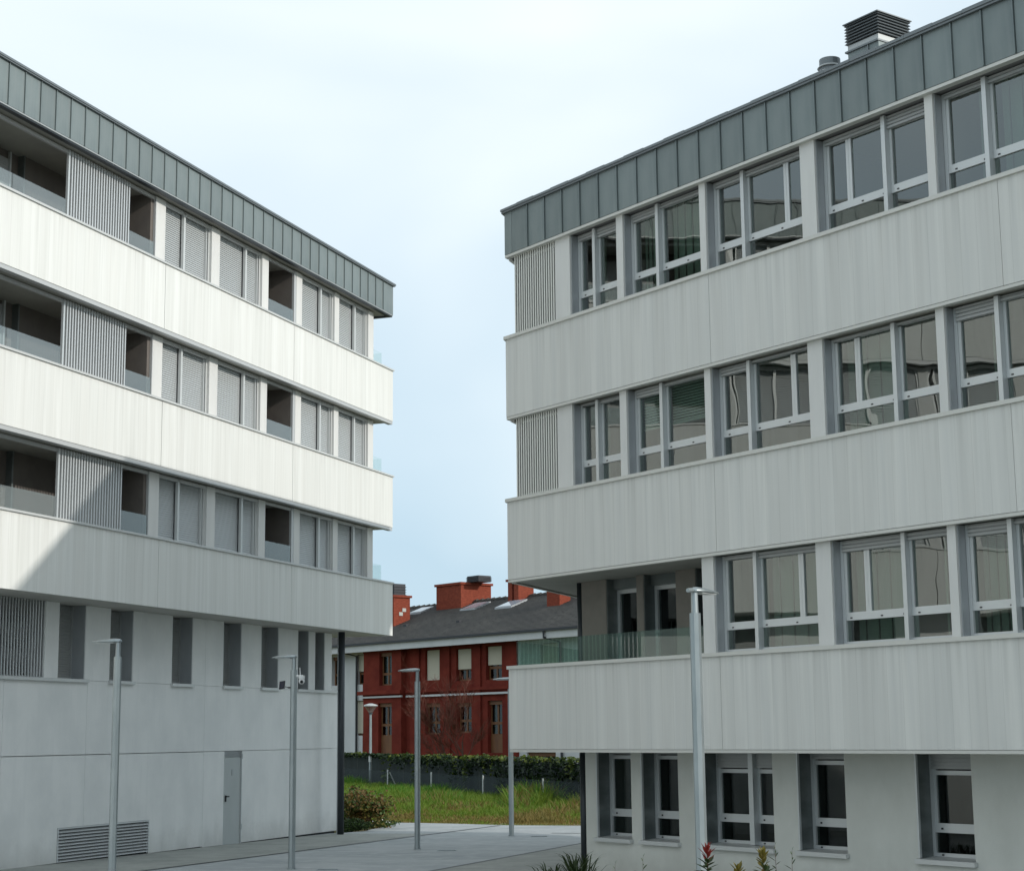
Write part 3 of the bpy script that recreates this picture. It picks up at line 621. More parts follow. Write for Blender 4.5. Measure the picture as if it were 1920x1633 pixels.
x, y = RB.P(.36, 1.32); MB().tube([(x, y, fl), (x, y, tc_)], [.068, .068], 20).build('column', M['darksteel'], RB.root, smooth=True)
x, y = RB.P(.47, 1.42); f = MB(); f.tube([(x, y, fl), (x, y, tc_)], [.022, .022], 8); f.build('downpipe', M['alulight'], RB.root)
# ground floor, set back
S0 = rel(-1.70); SOF = B_[2]; WD = 1.0
gw = [(1.13, 2.04, None), (2.31, 3.22, None), (3.82, 5.37, 4.72), (5.89, 6.84, None), (8.16, 9.12, None), (10.7, 11.7, None), (13.3, 14.8, 14.1), (16.4, 17.4, None)]
RB.one('ground_wall', M['render'], .82, RU-.32, WD, WD+.42, -.1, S0-.008)
pr = .82
for a, b, mu in gw+[(RU-.32, 0, None)]: RB.one('ground_wall', M['render'], pr, a, WD, WD+.42, S0-.008, SOF-.032); pr = b
pl('ground_wall', M['render'], [(.82, 1.425), (1.1, 1.425), (-3.9, 8.6), (-4.2, 8.6)], -.1, SOF-.032)
f = MB(); RB.box(f, .9, RU-.4, 4.8, 4.9, .0, SOF-.03); RB.box(f, .9, RU-.4, WD+.43, 4.8, .0, .25)
for u in (2.2, 3.5, 5.6, 7.5, 10): RB.box(f, u-.05, u+.05, WD+.43, 4.8, .25, SOF-.03)
f.build('inner_wall', M['room'], RB.root)
for i, (a, b, mu) in enumerate(gw):
    dp = WD+.28; zt_ = SOF-.075
    f = MB(); RB.box(f, a, a+.03, WD-.02, WD+.02, S0, zt_+.04); RB.box(f, a+.031, b, WD-.02, WD+.02, zt_+.012, zt_+.04)
    RB.box(f, a+.02, a+.075, dp-.02, dp+.05, S0+.01, zt_); RB.box(f, b-.05, b, dp-.02, dp+.05, S0+.01, zt_); RB.box(f, a+.075, b-.05, dp-.02, dp+.05, S0+.01, S0+.06)
    if mu: RB.box(f, mu-.05, mu+.05, dp-.12, dp+.06, S0+.01, zt_)
    win = f.build('window', M['alu'], RB.root)
    RB.one('reveal', M['darkreveal'], a+.001, a+.018, WD+.022, dp+.05, S0, zt_, win)
    hd = MB(); RB.box(hd, a+.02, b, WD+.02, dp+.05, zt_, zt_+.01); RB.box(hd, a+.02, b, dp-.02, dp+.05, zt_+.012, SOF-.033); hd.build('window_head', M['darkreveal'], win)
    zr0, zr1 = rel(-1.37), rel(-1.245)
    segs = [(a+.075, b-.05)] if not mu else [(a+.075, mu-.05), (mu+.05, b-.05)]
    drop = [.02, .02, .22, .08, .20, .05, .1, .05][i]
    for p, q in segs:
        s = MB(); RB.box(s, p, q, dp-.012, dp+.045, zr0, zr1); RB.box(s, p, p+.05, dp-.008, dp+.04, zr1, zt_-.02); RB.box(s, q-.05, q, dp-.008, dp+.04, zr1, zt_-.02)
        RB.box(s, p+.05, q-.05, dp-.008, dp+.04, zt_-drop-.08, zt_-drop-.02); s.build('sash', M['alu'], win)
        RB.one('pane', M['paneG'], p+.05, q-.05, dp+.015, dp+.025, zr1, zt_-drop-.05, win); RB.one('pane', M['paneG'], p, q, dp+.015, dp+.025, S0+.06, zr0, win)
        RB.one('drain_cap', M['black'], p+.10, p+.135, dp-.018, dp-.0121, zr0+.04, zr0+.065, win); RB.one('drain_cap', M['black'], p+.10, p+.135, dp-.028, dp-.0205, S0+.025, S0+.045, win)
        s = MB()
        for r in range(int(drop/.05)+1): RB.box(s, p, q, dp-.05, dp-.03+.004*(r % 2), zt_-drop+r*.05, min(zt_, zt_-drop+r*.05+.043))
        RB.box(s, p, q, dp-.029, dp-.02, zt_-drop, zt_-.001); s.build('roller_shutter', M['shutterR'], win)
        if i in (0, 3, 4): RB.one('curtain', M['curtain'], p+(q-p)*.45, q, dp+.35, dp+.37, S0+.2, zt_-.1, win)
    sl_ = MB(); P = RB.P
    sl_.hexa([(*P(a-.03, WD-.07), S0-.075), (*P(b+.03, WD-.07), S0-.075), (*P(b+.03, dp-.02), S0-.05), (*P(a-.03, dp-.02), S0-.05),
              (*P(a-.03, WD-.07), S0-.012), (*P(b+.03, WD-.07), S0-.012), (*P(b+.03, dp-.02), S0+.008), (*P(a-.03, dp-.02), S0+.008)])
    sl_.build('window_sill', M['alulight'], win)
x, y = RB.P(.36, 1.32); f = MB(); f.tube([(x, y, -.1), (x, y, SOF-.03)], [.068, .068], 20); f.build('column', M['darksteel'], RB.root, smooth=True)
x, y = RB.P(.56, 1.42); MB().tube([(x, y, 0), (x, y, SOF-.03)], [.022, .022], 8).build('downpipe', M['alulight'], RB.root)
# roof vents
ct = rel(11.03); cu0, cu1, cd0, cd1 = 6.58, 7.22, 2.03, 2.72
ch = RB.one('chimney', M['zinc'], cu0, cu1, cd0, cd1, zt-.1, rel(10.56))
RB.one('chimney_band', M['zinctrim'], cu0-.04, cu1+.015, cd0-.03, cd1+.015, rel(10.562), rel(10.59), ch)
RB.one('chimney_cap', M['zinclight'], cu0+.0, cu1+.0, cd0, cd1, rel(10.592), rel(10.68), ch)
RB.one('chimney_seam', M['zinctrim'], 7.0, 7.02, cd0-.02, cd0-.001, zt, rel(10.56), ch)
RB.one('flue', M['blackmetal'], cu0+.06, cu1-.06, cd0+.06, cd1-.06, rel(10.681), ct-.01, ch)
for kx in range(7):
    z = rel(10.70)+kx*.050; s = MB(); o_ = .035
    A = [RB.P(cu0-o_, cd0-o_), RB.P(cu1+o_, cd0-o_), RB.P(cu1+o_, cd1+o_), RB.P(cu0-o_, cd1+o_)]; o_ = .005; Bq = [RB.P(cu0-o_, cd0-o_), RB.P(cu1+o_, cd0-o_), RB.P(cu1+o_, cd1+o_), RB.P(cu0-o_, cd1+o_)]
    s.hexa([(*A[i], z) for i in range(4)]+[(*Bq[i], z+.036) for i in range(4)]); s.build('louvre_blade', M['zinctrim'], ch)
RB.one('chimney_lid', M['zinctrim'], cu0-.05, cu1+.05, cd0-.05, cd1+.05, ct-.005, ct+.012, ch)
x, y = RB.P(6.02, 2.2)
pp = MB().tube([(x, y, zt-.1), (x, y, rel(10.68))], [.17, .17], 24).build('vent_pipe', M['zinctrim'], RB.root, smooth=False)
for kx in range(4): MB().tube([(x, y, rel(10.28)+kx*.085), (x, y, rel(10.315)+kx*.085)], [.205, .172], 24).build('vent_ring', M['zinclight'], pp)

# ================================================================ RED BRICK HOUSE
HB = Bld('brick_house', (-4.06, 92.0), (-.64279, .76604), False)
tag(HB.root, 'red brick and white rendered house with dark tiled roof behind the hedge fence', 'building')
HU0, HU1 = -16.0, 24.0
hwin = [  # u0,u1,z0,z1, blind bottom (None no blind), glass kind, wood panel bottom
 (-9.9, -8.95, 2.83, 4.45, None, 'dark', None), (-7.42, -6.25, 2.83, 4.49, 3.55, 'dark', None), (-4.76, -3.62, 2.70, 4.47, None, 'cyan', None),
 (-1.07, .18, 2.87, 4.48, 2.87, 'dark', None), (1.60, 2.86, 2.76, 4.42, 3.36, 'dark', None), (4.07, 5.33, 2.74, 4.45, 3.49, 'dark', None),
 (-7.5, -6.28, .03, 1.95, .15, 'dark', None), (-4.85, -3.61, -.04, 1.75, None, 'dark', -.95), (-1.08, .22, .05, 1.67, None, 'dark', None), (1.63, 2.85, .11, 1.64, None, 'dark', None),
 (4.17, 5.33, -.04, 1.70, None, 'cyan', -.90), (8.3, 9.6, 2.8, 4.4, 3.4, 'dark', None), (7.2, 9.35, -2.3, -.86, None, 'dark', None), (8.4, 9.6, .1, 1.7, None, 'dark', None), (12, 13.2, 2.8, 4.4, 3.3, 'dark', None), (12, 13.2, .1, 1.7, .6, 'dark', None)]
def hwall(u0, u1, z0, z1, m, dd=0):
    """wall pieces around the window openings"""
    ws = [w for w in hwin if w[0] < u1 and w[1] > u0 and w[3] > z0 and w[2] < z1]
    cuts = sorted({u0, u1, *[max(u0, w[0]) for w in ws], *[min(u1, w[1]) for w in ws]}); mb = MB()
    for a, b in zip(cuts[:-1], cuts[1:]):
        if b-a < .01: continue
        c = (a+b)/2; zs = sorted([(max(z0, (w[6] if w[6] is not None else w[2])), min(z1, w[3])) for w in ws if w[0] < c < w[1]]); z = z0
        for q0, q1 in zs:
            if q0-z > .01: HB.box(mb, a, b, dd, .6, rel(z), rel(q0))
            z = q1
        if z1-z > .01: HB.box(mb, a, b, dd, .6, rel(z), rel(z1))
    return mb.build('wall', m, HB.root)
hwall(HU0, -6.33, -3, 5.0, M['whitewall']); hwall(-6.33, -2.75, -3, 4.98, M['brick'], -.35); hwall(-2.75, 6.62, -3, 4.97, M['brick']); hwall(6.62, HU1, -3, 5.0, M['whitewall'])
for a, b in ((-2.3, -1.5), (.65, 1.15), (3.2, 3.7), (5.75, 6.6)): HB.one('pilaster', M['brick'], a, b, -.10, -.004, rel(-2.5), rel(4.95))
HB.one('cornice', M['brick'], -6.6, -2.6, -.55, -.352, rel(2.22), rel(2.42)); HB.one('cornice', M['brick'], -2.59, 6.62, -.20, -.103, rel(2.25), rel(2.40))
HB.one('string_course', M['whitewall'], -6.45, -2.62, -.46, -.354, rel(2.04), rel(2.13)); HB.one('string_course', M['whitewall'], -2.6, 6.64, -.16, -.103, rel(2.02), rel(2.12))
HB.one('inner_wall', M['room'], HU0, HU1, 2.0, 2.2, -.5, rel(4.9))
for (a, b, z0, z1, bl, gk, wp) in hwin:
    dd = -.35 if -6.3 < a < -3 else 0
    f = MB(); D0 = dd+.22
    for q in ((a, a+.09), ((a+b)/2-.06, (a+b)/2+.06), (b-.09, b)): HB.box(f, q[0], q[1], D0, D0+.07, rel(z0), rel(z1))
    for q in ((z0, z0+.08), (z0+.55, z0+.68), (z1-.09, z1)): HB.box(f, a+.091, b-.091, D0-.005, D0+.065, rel(q[0]), rel(q[1]))
    win = f.build('window', M['wood'], HB.root)
    HB.one('pane', M['paneG'], a+.09, b-.09, D0+.03, D0+.04, rel(z0+.08), rel(z1-.09), win)
    if gk == 'cyan':
        c = MB()
        for q in range(7):
            x0 = a+.12+(b-a-.24)*q/7; HB.box(c, x0, x0+(b-a-.3)/8, D0+.10+.03*(q % 2), D0+.12+.03*(q % 2), rel(z0+.1), rel(z1-.1))
        c.build('curtain', M['cyanc'], win)
    if bl is not None: HB.one('blind', M['blind'], a+.04, b-.04, D0-.10, D0-.06, rel(bl), rel(z1-.03), win)
    else: HB.one('lintel', M['wood'], a, b, D0-.10, D0-.02, rel(z1-.20), rel(z1-.001), win)
    if wp is not None: HB.one('wood_panel', M['wood'], a, b, D0-.02, D0+.08, rel(wp), rel(z0-.002), win)
# roof: stepped tile courses
ez, rz_, ed, rd = rel(5.02), rel(7.42), -.80, 5.6
NC = 30; rf = MB()
for i in range(NC):
    t0, t1 = i/NC, (i+1)/NC; d0 = ed+(rd-ed)*t0; d1 = ed+(rd-ed)*t1+.05; za = ez+(rz_-ez)*t0; zb_ = ez+(rz_-ez)*t1
    A, Bq, C, Dq = HB.P(HU0-.5, d0), HB.P(HU1, d0), HB.P(HU1, d1), HB.P(HU0-.5, d1)
    rf.hexa([(*A, za-.02), (*Bq, za-.02), (*C, zb_-.05), (*Dq, zb_-.05), (*A, za+.035), (*Bq, za+.035), (*C, zb_+.012), (*Dq, zb_+.012)])
roofo = rf.build('roof', M['tile'], HB.root)
mb = MB(); P = HB.P; mb.hexa([(*P(HU0-.5, rd), rz_-.1), (*P(HU1, rd), rz_-.1), (*P(HU1, 12), ez), (*P(HU0-.5, 12), ez), (*P(HU0-.5, rd), rz_), (*P(HU1, rd), rz_), (*P(HU1, 12), ez+.1), (*P(HU0-.5, 12), ez+.1)]); mb.build('roof', M['tile'], HB.root)
rt = MB()
for i in range(80): x0 = HU0-.5+i*.5; rt.tube([(*P(x0, rd), rz_+.02), (*P(x0+.48, rd), rz_+.05)], [.10, .13], 6)
rt.build('ridge_tiles', M['tile'], roofo)
HB.one('gutter', M['blackmetal'], HU0-.5, HU1, ed-.12, ed-.01, ez-.10, ez+.03)
HB.one('fascia', M['whitewall'], HU0-.5, HU1, ed+.0, ed+.08, ez-.46, ez-.03)
HB.one('eave_soffit', mat('brown_soffit', (.09, .05, .035), .8), HU0-.5, HU1, ed+.085, .0, ez-.20, ez-.15)
for u in (-7.6, 9.6):
    f = MB(); P = HB.P; f.tube([(*P(u, ed-.1), ez-.08), (*P(u, ed-.1), ez-.40), (*P(u+.3, -.1), ez-.62), (*P(u+.3, -.1), .2)], [.06]*4, 8); f.build('downpipe', M['blackmetal'], HB.root)
HB.one('back_wall', M['whitewall'], HU0, HU1, 11, 11.4, -.5, rel(4.9))
def rz_at(d): return ez+(rz_-ez)*(d-ed)/(rd-ed)
def stack(u0, u1, d0, d1, z0, z1, cap=.09, box=None):
    c = HB.one('chimney', M['brickor'], u0, u1, d0, d1, rel(z0), rel(z1), roofo)
    HB.one('chimney_cap', M['brickor'], u0-cap, u1+cap, d0-cap, d1+cap, rel(z1)+.002, rel(z1)+.13, roofo)
    if box:
        b = MB(); HB.box(b, *box[:4], rel(z1)+.132, rel(box[4]))
        for k_ in range(4): HB.box(b, box[0]-.04, box[1]+.04, box[2]-.04, box[3]+.04, rel(z1)+.16+k_*(box[4]-z1-.2)/4, rel(z1)+.19+k_*(box[4]-z1-.2)/4)
        b.build('chimney_vent', M['blackmetal'], roofo)
    return c
stack(-6.08, -3.80, 4.6, 6.8, 6.5, 8.40, box=(-4.0, -2.95+0, 5.2, 6.1, 8.88))
stack(.11, .45, 4.8, 5.7, 6.2, 8.25); stack(.62, 1.0, 4.8, 5.9, 6.2, 8.20)
stack(5.19, 6.19, 3.2, 3.95, 5.8, 7.42, box=(5.3, 5.9, 3.3, 3.8, 7.7))
stack(-8.6, -6.67, 2.0, 3.15, 5.4, 7.75, box=(-8.1, -6.9, 2.2, 3.0, 8.55))
for z in (6.95, 6.72): HB.one('vent_grille', M['curtain'], -6.664, -6.64, 2.3+(6.95-z)*-1+.3, 2.55+(6.95-z)*-1+.3, rel(z), rel(z)+.2, roofo)
def skyl(u0, u1, d0, d1):
    q = MB(); P = HB.P; h = .10
    q.hexa([(*P(u0, d0), rz_at(d0)-.02), (*P(u1, d0), rz_at(d0)-.02), (*P(u1, d1), rz_at(d1)-.02), (*P(u0, d1), rz_at(d1)-.02), (*P(u0, d0), rz_at(d0)+h), (*P(u1, d0), rz_at(d0)+h), (*P(u1, d1), rz_at(d1)+h), (*P(u0, d1), rz_at(d1)+h)])
    fr = q.build('skylight', M['reveal'], roofo); g = .09; q = MB(); a, b, c, d = u0+g, u1-g, d0+g, d1-g
    q.quad((*P(a, c), rz_at(c)+h+.012), (*P(b, c), rz_at(c)+h+.012), (*P(b, d), rz_at(d)+h+.012), (*P(a, d), rz_at(d)+h+.012)); raw(q, 'skylight_pane', M['skylight'], roofo)
skyl(-3.1, -1.75, 3.95, 5.1); skyl(.35, 1.75, 3.65, 4.8); skyl(-8.4, -7.2, 4.3, 5.3)
for u, d in ((-6.6, 4.9), (-6.2, 4.85), (-.43, 1.6), (-5.5, 1.8)): HB.one('roof_vent', M['blackmetal'], u, u+.28, d, d+.22, rz_at(d)-.05, rz_at(d)+.14, roofo)

# ================================================================ LAMP POSTS
def octo(r0, r1, z0, z1, cx=0, cy=0, n=8): return MB().tube([(cx, cy, z0), (cx, cy, z1)], [r0, r1], n, rot=math.pi/8)
def lamp(x, y, h, hd, label, r=.062, tail=False):
    root = empty('street_lamp', (x, y, gz(y)), hd); tag(root, label, 'street lamp', 'modern steel lamp posts on the paving')
    octo(r, r*.97, .012, h-.27).build('pole', M['steel'], root)
    bp = MB().tube([(0, 0, 0), (0, 0, .014)], [r*1.35, r*1.35], 16); bp.build('base_plate', M['steel'], root)
    b = MB()
    for q in range(2): b.box(-.012, .012, -r-.008, -r+.002, .10+q*.08, .125+q*.08)
    b.build('bolt', M['zinclight'], root)
    nk = MB().tube([(0, 0, h-.275), (0, 0, h-.02)], [.040, .036], 16); nk.build('neck', M['steel'], root, smooth=False)
    # flat tapering head along +x with a rounded top
    hd_ = MB(); prof = [(-.045, .040, .032), (-.02, .062, .042), (.05, .085, .050), (.16, .100, .046), (.28, .098, .036), (.38, .075, .022), (.43, .040, .012)]; z0 = h-.045; ring = []
    for (px, wy, th) in prof: ring.append([(px, -wy, z0+.010), (px, -wy*.75, z0-.004), (px, wy*.75, z0-.004), (px, wy, z0+.010), (px, wy*.62, z0+th*.85), (px, 0, z0+th+.008), (px, -wy*.62, z0+th*.85)])
    k_ = 0
    for rg in ring: hd_.v += rg
    for i in range(len(ring)-1):
        for j in range(7): hd_.f.append((i*7+j, i*7+(j+1) % 7, (i+1)*7+(j+1) % 7, (i+1)*7+j))
    hd_.f.append(tuple(range(7))); hd_.f.append(tuple((len(ring)-1)*7+j for j in reversed(range(7))))
    he = hd_.build('lamp_head', M['steel'], root, smooth=True)
    MB().box(.06, .34, -.065, .065, z0-.012, z0-.005).build('lens', M['alulight'], he)
    if tail: MB().tube([(-.13, 0, z0+.010), (-.05, 0, z0+.016)], [.022, .028], 10).build('tail_bracket', M['steel'], root)
    return root
PI = math.pi
lamp(-6.10, 26.8, 3.80, PI-.25, 'galvanised lamp post in front of the louvred base vent, its foot out of the picture')
lamp(-4.03, 31.87, 3.80, PI-.25, 'galvanised lamp post carrying the solar panel and white camera')
lamp(-2.10, 37.73, 3.80, PI-.25, 'galvanised lamp post standing alone in front of the red brick house')
lamp(-.11, 43.05, 3.80, PI-.25, 'farthest galvanised lamp post, its top hidden behind the white band of the right building')
lamp(1.92, 18.4, 3.74, math.radians(52), 'nearest galvanised lamp post, in front of the right building, head pointing right', .062, True)
# camera and solar panel clamped to the second lamp post
lx, ly = -4.03, 31.87
r = empty('security_camera', (lx, ly, 0)); tag(r, 'white dome security camera with antenna clamped to a lamp post', 'camera')
zc = rel(1.00)
MB().tube([(.05, -.03, zc+.09), (.17, -.04, zc+.09)], [.02, .02], 8).build('bracket', M['white'], r)
bmc = bmesh.new(); bmesh.ops.create_uvsphere(bmc, u_segments=16, v_segments=10, radius=.058); cme = bpy.data.meshes.new('housing'); bmc.to_mesh(cme); bmc.free(); o = link('housing', cme, r, M['white'], (.15, -.05, zc)); o.scale = (1, 1, 1.05)
MB().tube([(.15, -.05, zc+.04), (.15, -.05, zc+.10)], [.060, .060], 16).build('cap', M['white'], r)
MB().tube([(.155, -.10, zc-.012), (.158, -.122, zc-.02)], [.028, .028], 12).build('lens', M['black'], r)
MB().tube([(.12, -.02, zc+.10), (.112, -.02, zc+.24)], [.009, .007], 8).build('antenna', M['white'], r)
r = empty('solar_panel', (lx, ly, 0)); tag(r, 'small black solar panel on an arm at the left of a lamp post', 'solar panel')
p = MB().box(-.055, .055, -.008, .008, -.075, .075).build('frame', M['black'], r); p.location = (-.205, -.05, rel(.93)); p.rotation_euler = (math.radians(-22), math.radians(-7), math.radians(-20))
p2 = MB().box(-.048, .048, -.012, -.0085, -.068, .068).build('cell_panel', M['solar'], p)
MB().tube([(-.15, -.02, rel(.90)), (-.10, 0, rel(.885)), (-.05, 0, rel(.885))], [.012, .014, .014], 8).build('arm', M['black'], r)
# old lantern lamp by the fence
r = empty('lantern_lamp', (-6.75, 82, -.1)); tag(r, 'slender older lamp post with glass lantern in front of the white wall', 'street lamp')
H = rel(1.42)+.1
MB().tube([(0, 0, 0), (0, 0, 1.3), (0, 0, H-.42)], [.085, .07, .055], 10).build('pole', M['steel'], r)
MB().tube([(0, 0, 1.35), (0, 0, 1.75)], [.09, .09], 10).build('sticker_band', M['white'], r)
MB().tube([(0, 0, H-.42), (0, 0, H-.34)], [.09, .09], 10).build('collar', M['darksteel'], r)
MB().tube([(0, 0, H-.34), (0, 0, H-.04)], [.09, .30], 12).build('lantern', M['bal'], r)
MB().tube([(0, 0, H-.04), (0, 0, H+.02), (0, 0, H+.08)], [.34, .30, .08], 12).build('lamp_cap', M['zinclight'], r)

# ================================================================ FENCE, SCREEN AND VEGETATION
GX = -.10
fa, fb = Vector((-9.2, 86.9)), Vector((2.6, 54.6))
fr = empty('wire_fence', (0, 0, 0)); tag(fr, 'low wire net fence with pale posts at the far edge of the grass', 'fence')
fdir = (fb-fa).normalized(); fl_ = (fb-fa).length; fa_ang = math.atan2(fdir.y, fdir.x)
def fpt(px_y): t = (px_y-fa.y)/fdir.y; return fa+fdir*t
pm = MB(); pm.tube([(0, 0, 0), (0, 0, 1.12)], [.035, .035], 6); pme = pm.mesh('post'); pme.materials.append(M['alulight'])
for y in (91, 84.2, 77.0, 71.0, 65.0, 59.2):
    q = fpt(y); o = bpy.data.objects.new('post', pme); COL.objects.link(o); o.parent = fr; o.location = (q.x, q.y, gz(60)-.06)
q = fpt(77.0); MB().tube([(q.x+.08, q.y, gz(60)+.95), (q.x+.55, q.y, gz(60)-.05)], [.03, .03], 6).build('brace', M['alulight'], fr)
zf = gz(60)-.06
MB().quad((fa.x-3*fdir.x, fa.y-3*fdir.y, zf), (fb.x, fb.y, zf), (fb.x, fb.y, zf+1.08), (fa.x-3*fdir.x, fa.y-3*fdir.y, zf+1.08))
nb = MB(); nb.quad((fa.x-3*fdir.x, fa.y-3*fdir.y, zf), (fb.x, fb.y, zf), (fb.x, fb.y, zf+1.06), (fa.x-3*fdir.x, fa.y-3*fdir.y, zf+1.06)); raw(nb, 'wire_net', M['netfence'], fr)
# tall dark screen with ivy behind it
sa, sb = Vector((-10.2, 91.0)), Vector((3.0, 57.0)); sdir = (sb-sa).normalized(); sl_ = (sb-sa).length; sn = Vector((sdir.y, -sdir.x))
if sn.y > 0: sn = -sn
scr = empty('privacy_screen', (0, 0, 0)); tag(scr, 'tall dark fabric screen closing off the garden of the brick house', 'fence')
npan = 15
for i in range(npan):
    a = sa+sdir*sl_*i/npan; b = sa+sdir*(sl_*(i+1)/npan-.05); zt0 = rel(-.90)-.0*i+.03*math.sin(i*1.9)
    ta = MB(); q = [(a.x, a.y), (b.x, b.y), (b.x-sn.x*.04, b.y-sn.y*.04), (a.x-sn.x*.04, a.y-sn.y*.04)]; ta.prism(q, zf-.1, zt0-.02*i/npan*4); ta.build('screen_panel', M['net'], scr)
def leaves(mb, fn, n, size, seed, flat=.6):
    R = random.Random(seed)
    for _ in range(n):
        p = fn(R)
        if p is None: continue
        s = size*R.uniform(.6, 1.4); d = Vector((R.gauss(0, 1), R.gauss(0, 1), R.gauss(0, flat))).normalized(); e = d.cross(Vector((R.gauss(0, 1), R.gauss(0, 1), R.gauss(0, 1)))).normalized()*s*.38; d *= s
        p = Vector(p); mb.quad(p-d*.5, p+e, p+d*.5, p-e)
def ivyf(tfn):
    def f(R):
        t = R.random(); q = sa+sdir*sl_*t; dens = mnoise.noise(Vector((t*9, 0, 3)))
        hmin = tfn(t, dens, R)
        if hmin is None: return None
        z = rel(-.92)+.10-abs(R.gauss(0, 1))*hmin; 
        if z < zf: return None
        off = R.uniform(-.15, .28)*(1 if z < rel(-.9) else .8); return (q.x+sn.x*off, q.y+sn.y*off, z)
    return f
iv = MB()
leaves(iv, ivyf(lambda t, d, R: (None if R.random() < .55 else .07+max(0, d)*.45) if t < .45 else (None if R.random() < .35 else .22+max(0, d)*.9) if t < .72 else .8), 8500, .13, 5)
ivo = raw(iv, 'ivy', M['ivy'], None, 'stuff'); tag(ivo, 'dark ivy trailing over the tall screen behind the grass', 'ivy')
iv = MB()
def topf(R):
    t = R.random()
    if mnoise.noise(Vector((t*16, 4, 1)))+.30*(t > .4) < R.uniform(.05, .3): return None
    q = sa+sdir*sl_*t; off = R.uniform(-.2, .3); return (q.x+sn.x*off, q.y+sn.y*off, rel(-.88)+R.uniform(-.12, .16)*(.6+.9*mnoise.noise(Vector((t*30, 1, 2)))))
leaves(iv, topf, 1700, .13, 6)
# ivy runners hanging
for i in range(14):
    R = random.Random(i+50); t = R.uniform(.3, .98); q = sa+sdir*sl_*t; z = rel(-.9)
    for k_ in range(R.randint(4, 12)):
        leaves(iv, lambda R_: (q.x+sn.x*.2+R_.uniform(-.08, .08), q.y+sn.y*.2, z+R_.uniform(-.1, .1)), 3, .13, i*31+k_); z -= .10
ivo = raw(iv, 'ivy_shoots', M['ivytop'], None, 'stuff'); tag(ivo, 'bright yellow green young ivy along the top of the screen', 'ivy')

# grass: a field of blades, tall towards the fence, dry along the path
def grass_object():
    R = random.Random(11); me = bpy.data.meshes.new('grass'); V = []; F = []; MI = []
    def edge_y(x):
        P_ = [(-12, 54), (-3.8, 51.5), (-3.0, 51.3), (-1.78, 50.4), (-.26, 49.05), (1.64, 48.35), (6, 47.8)]
        for (x0, y0), (x1, y1) in zip(P_[:-1], P_[1:]):
            if x0 <= x <= x1: return y0+(y1-y0)*(x-x0)/(x1-x0)
        return 54 if x < -12 else 47.8
    n = 0
    while n < 62000:
        y = 47+44*R.random()**1.5; x = R.uniform(-.135*y, .055*y); ey = edge_y(x)
        if y < ey-.05: continue
        t_ = (y-fa.y)/fdir.y; fx = fa.x+fdir.x*t_
        if x > fx+.6: continue
        d = (y-ey); nn = mnoise.noise(Vector((x*.55, y*.30, 0))); n2 = mnoise.noise(Vector((x*1.7, y*.9, 5)))
        dry = max(0, min(1, 1-d/9.5+nn*1.3+n2*.6)); h = (.07+.40*min(1, d/11)*(1-.45*dry))*(.75+.5*R.random())*(1+.9*max(0, nn)); h *= 1+.6*(x > -.2 and d > 2 and nn > -.1)
        if R.random() < dry*.35 and d > 1: n += 1; continue
        wd = (.018+.0007*(y-47))*R.uniform(.7, 1.5)
        a = R.uniform(0, 6.28); dx, dy = math.cos(a)*wd, math.sin(a)*wd*.4; lx_, ly_ = R.gauss(0, .35)*h, R.gauss(0, .35)*h; z = zf-.01; k_ = len(V)
        V += [(x-dx, y-dy, z), (x+dx, y+dy, z), (x+dx*.7+lx_*.4, y+dy*.7+ly_*.4, z+h*.6), (x-dx*.7+lx_*.4, y-dy*.7+ly_*.4, z+h*.6), (x+lx_, y+ly_, z+h)]
        F += [(k_, k_+1, k_+2, k_+3), (k_+3, k_+2, k_+4)]; mi = 1 if R.random() < dry else (2 if (nn+n2*.5+R.uniform(-.3, .3)) > .25 else 0); MI += [mi, mi]; n += 1
    me.from_pydata(V, [], F)
    for m_ in (leaf_mat('grass_green', (.10, .18, .018), (.19, .26, .035), 1.6, 0, .35), leaf_mat('grass_dry', (.27, .19, .06), (.15, .14, .04), 1.8, 0, .3), leaf_mat('grass_fresh', (.055, .17, .016), (.12, .25, .03), 1.4, 0, .4)): me.materials.append(m_)
    me.polygons.foreach_set('material_index', MI); me.update()
    o = bpy.data.objects.new('grass', me); COL.objects.link(o); tag(o, 'rough unmown grass between the paving and the fence, dry along its near edge', 'grass', kind='stuff')
grass_object()
soil = sheet('soil', mat('dry_grass_soil', (.15, .125, .045), .95, var=((.5, .35, .5), (.085, .13, .025), .42, .6), bump=(8, .03)), [(-16, 45.5), (-4.55, 45.5), (-3.95, 46.7), (-3.75, 48.4), (-3.6, 49.6), (-3.8, 51.7), (-3.0, 51.4), (-1.78, 50.5), (-.26, 49.1), (1.64, 48.4), (40, 47.8), (40, 100), (-16, 100)], -.035)

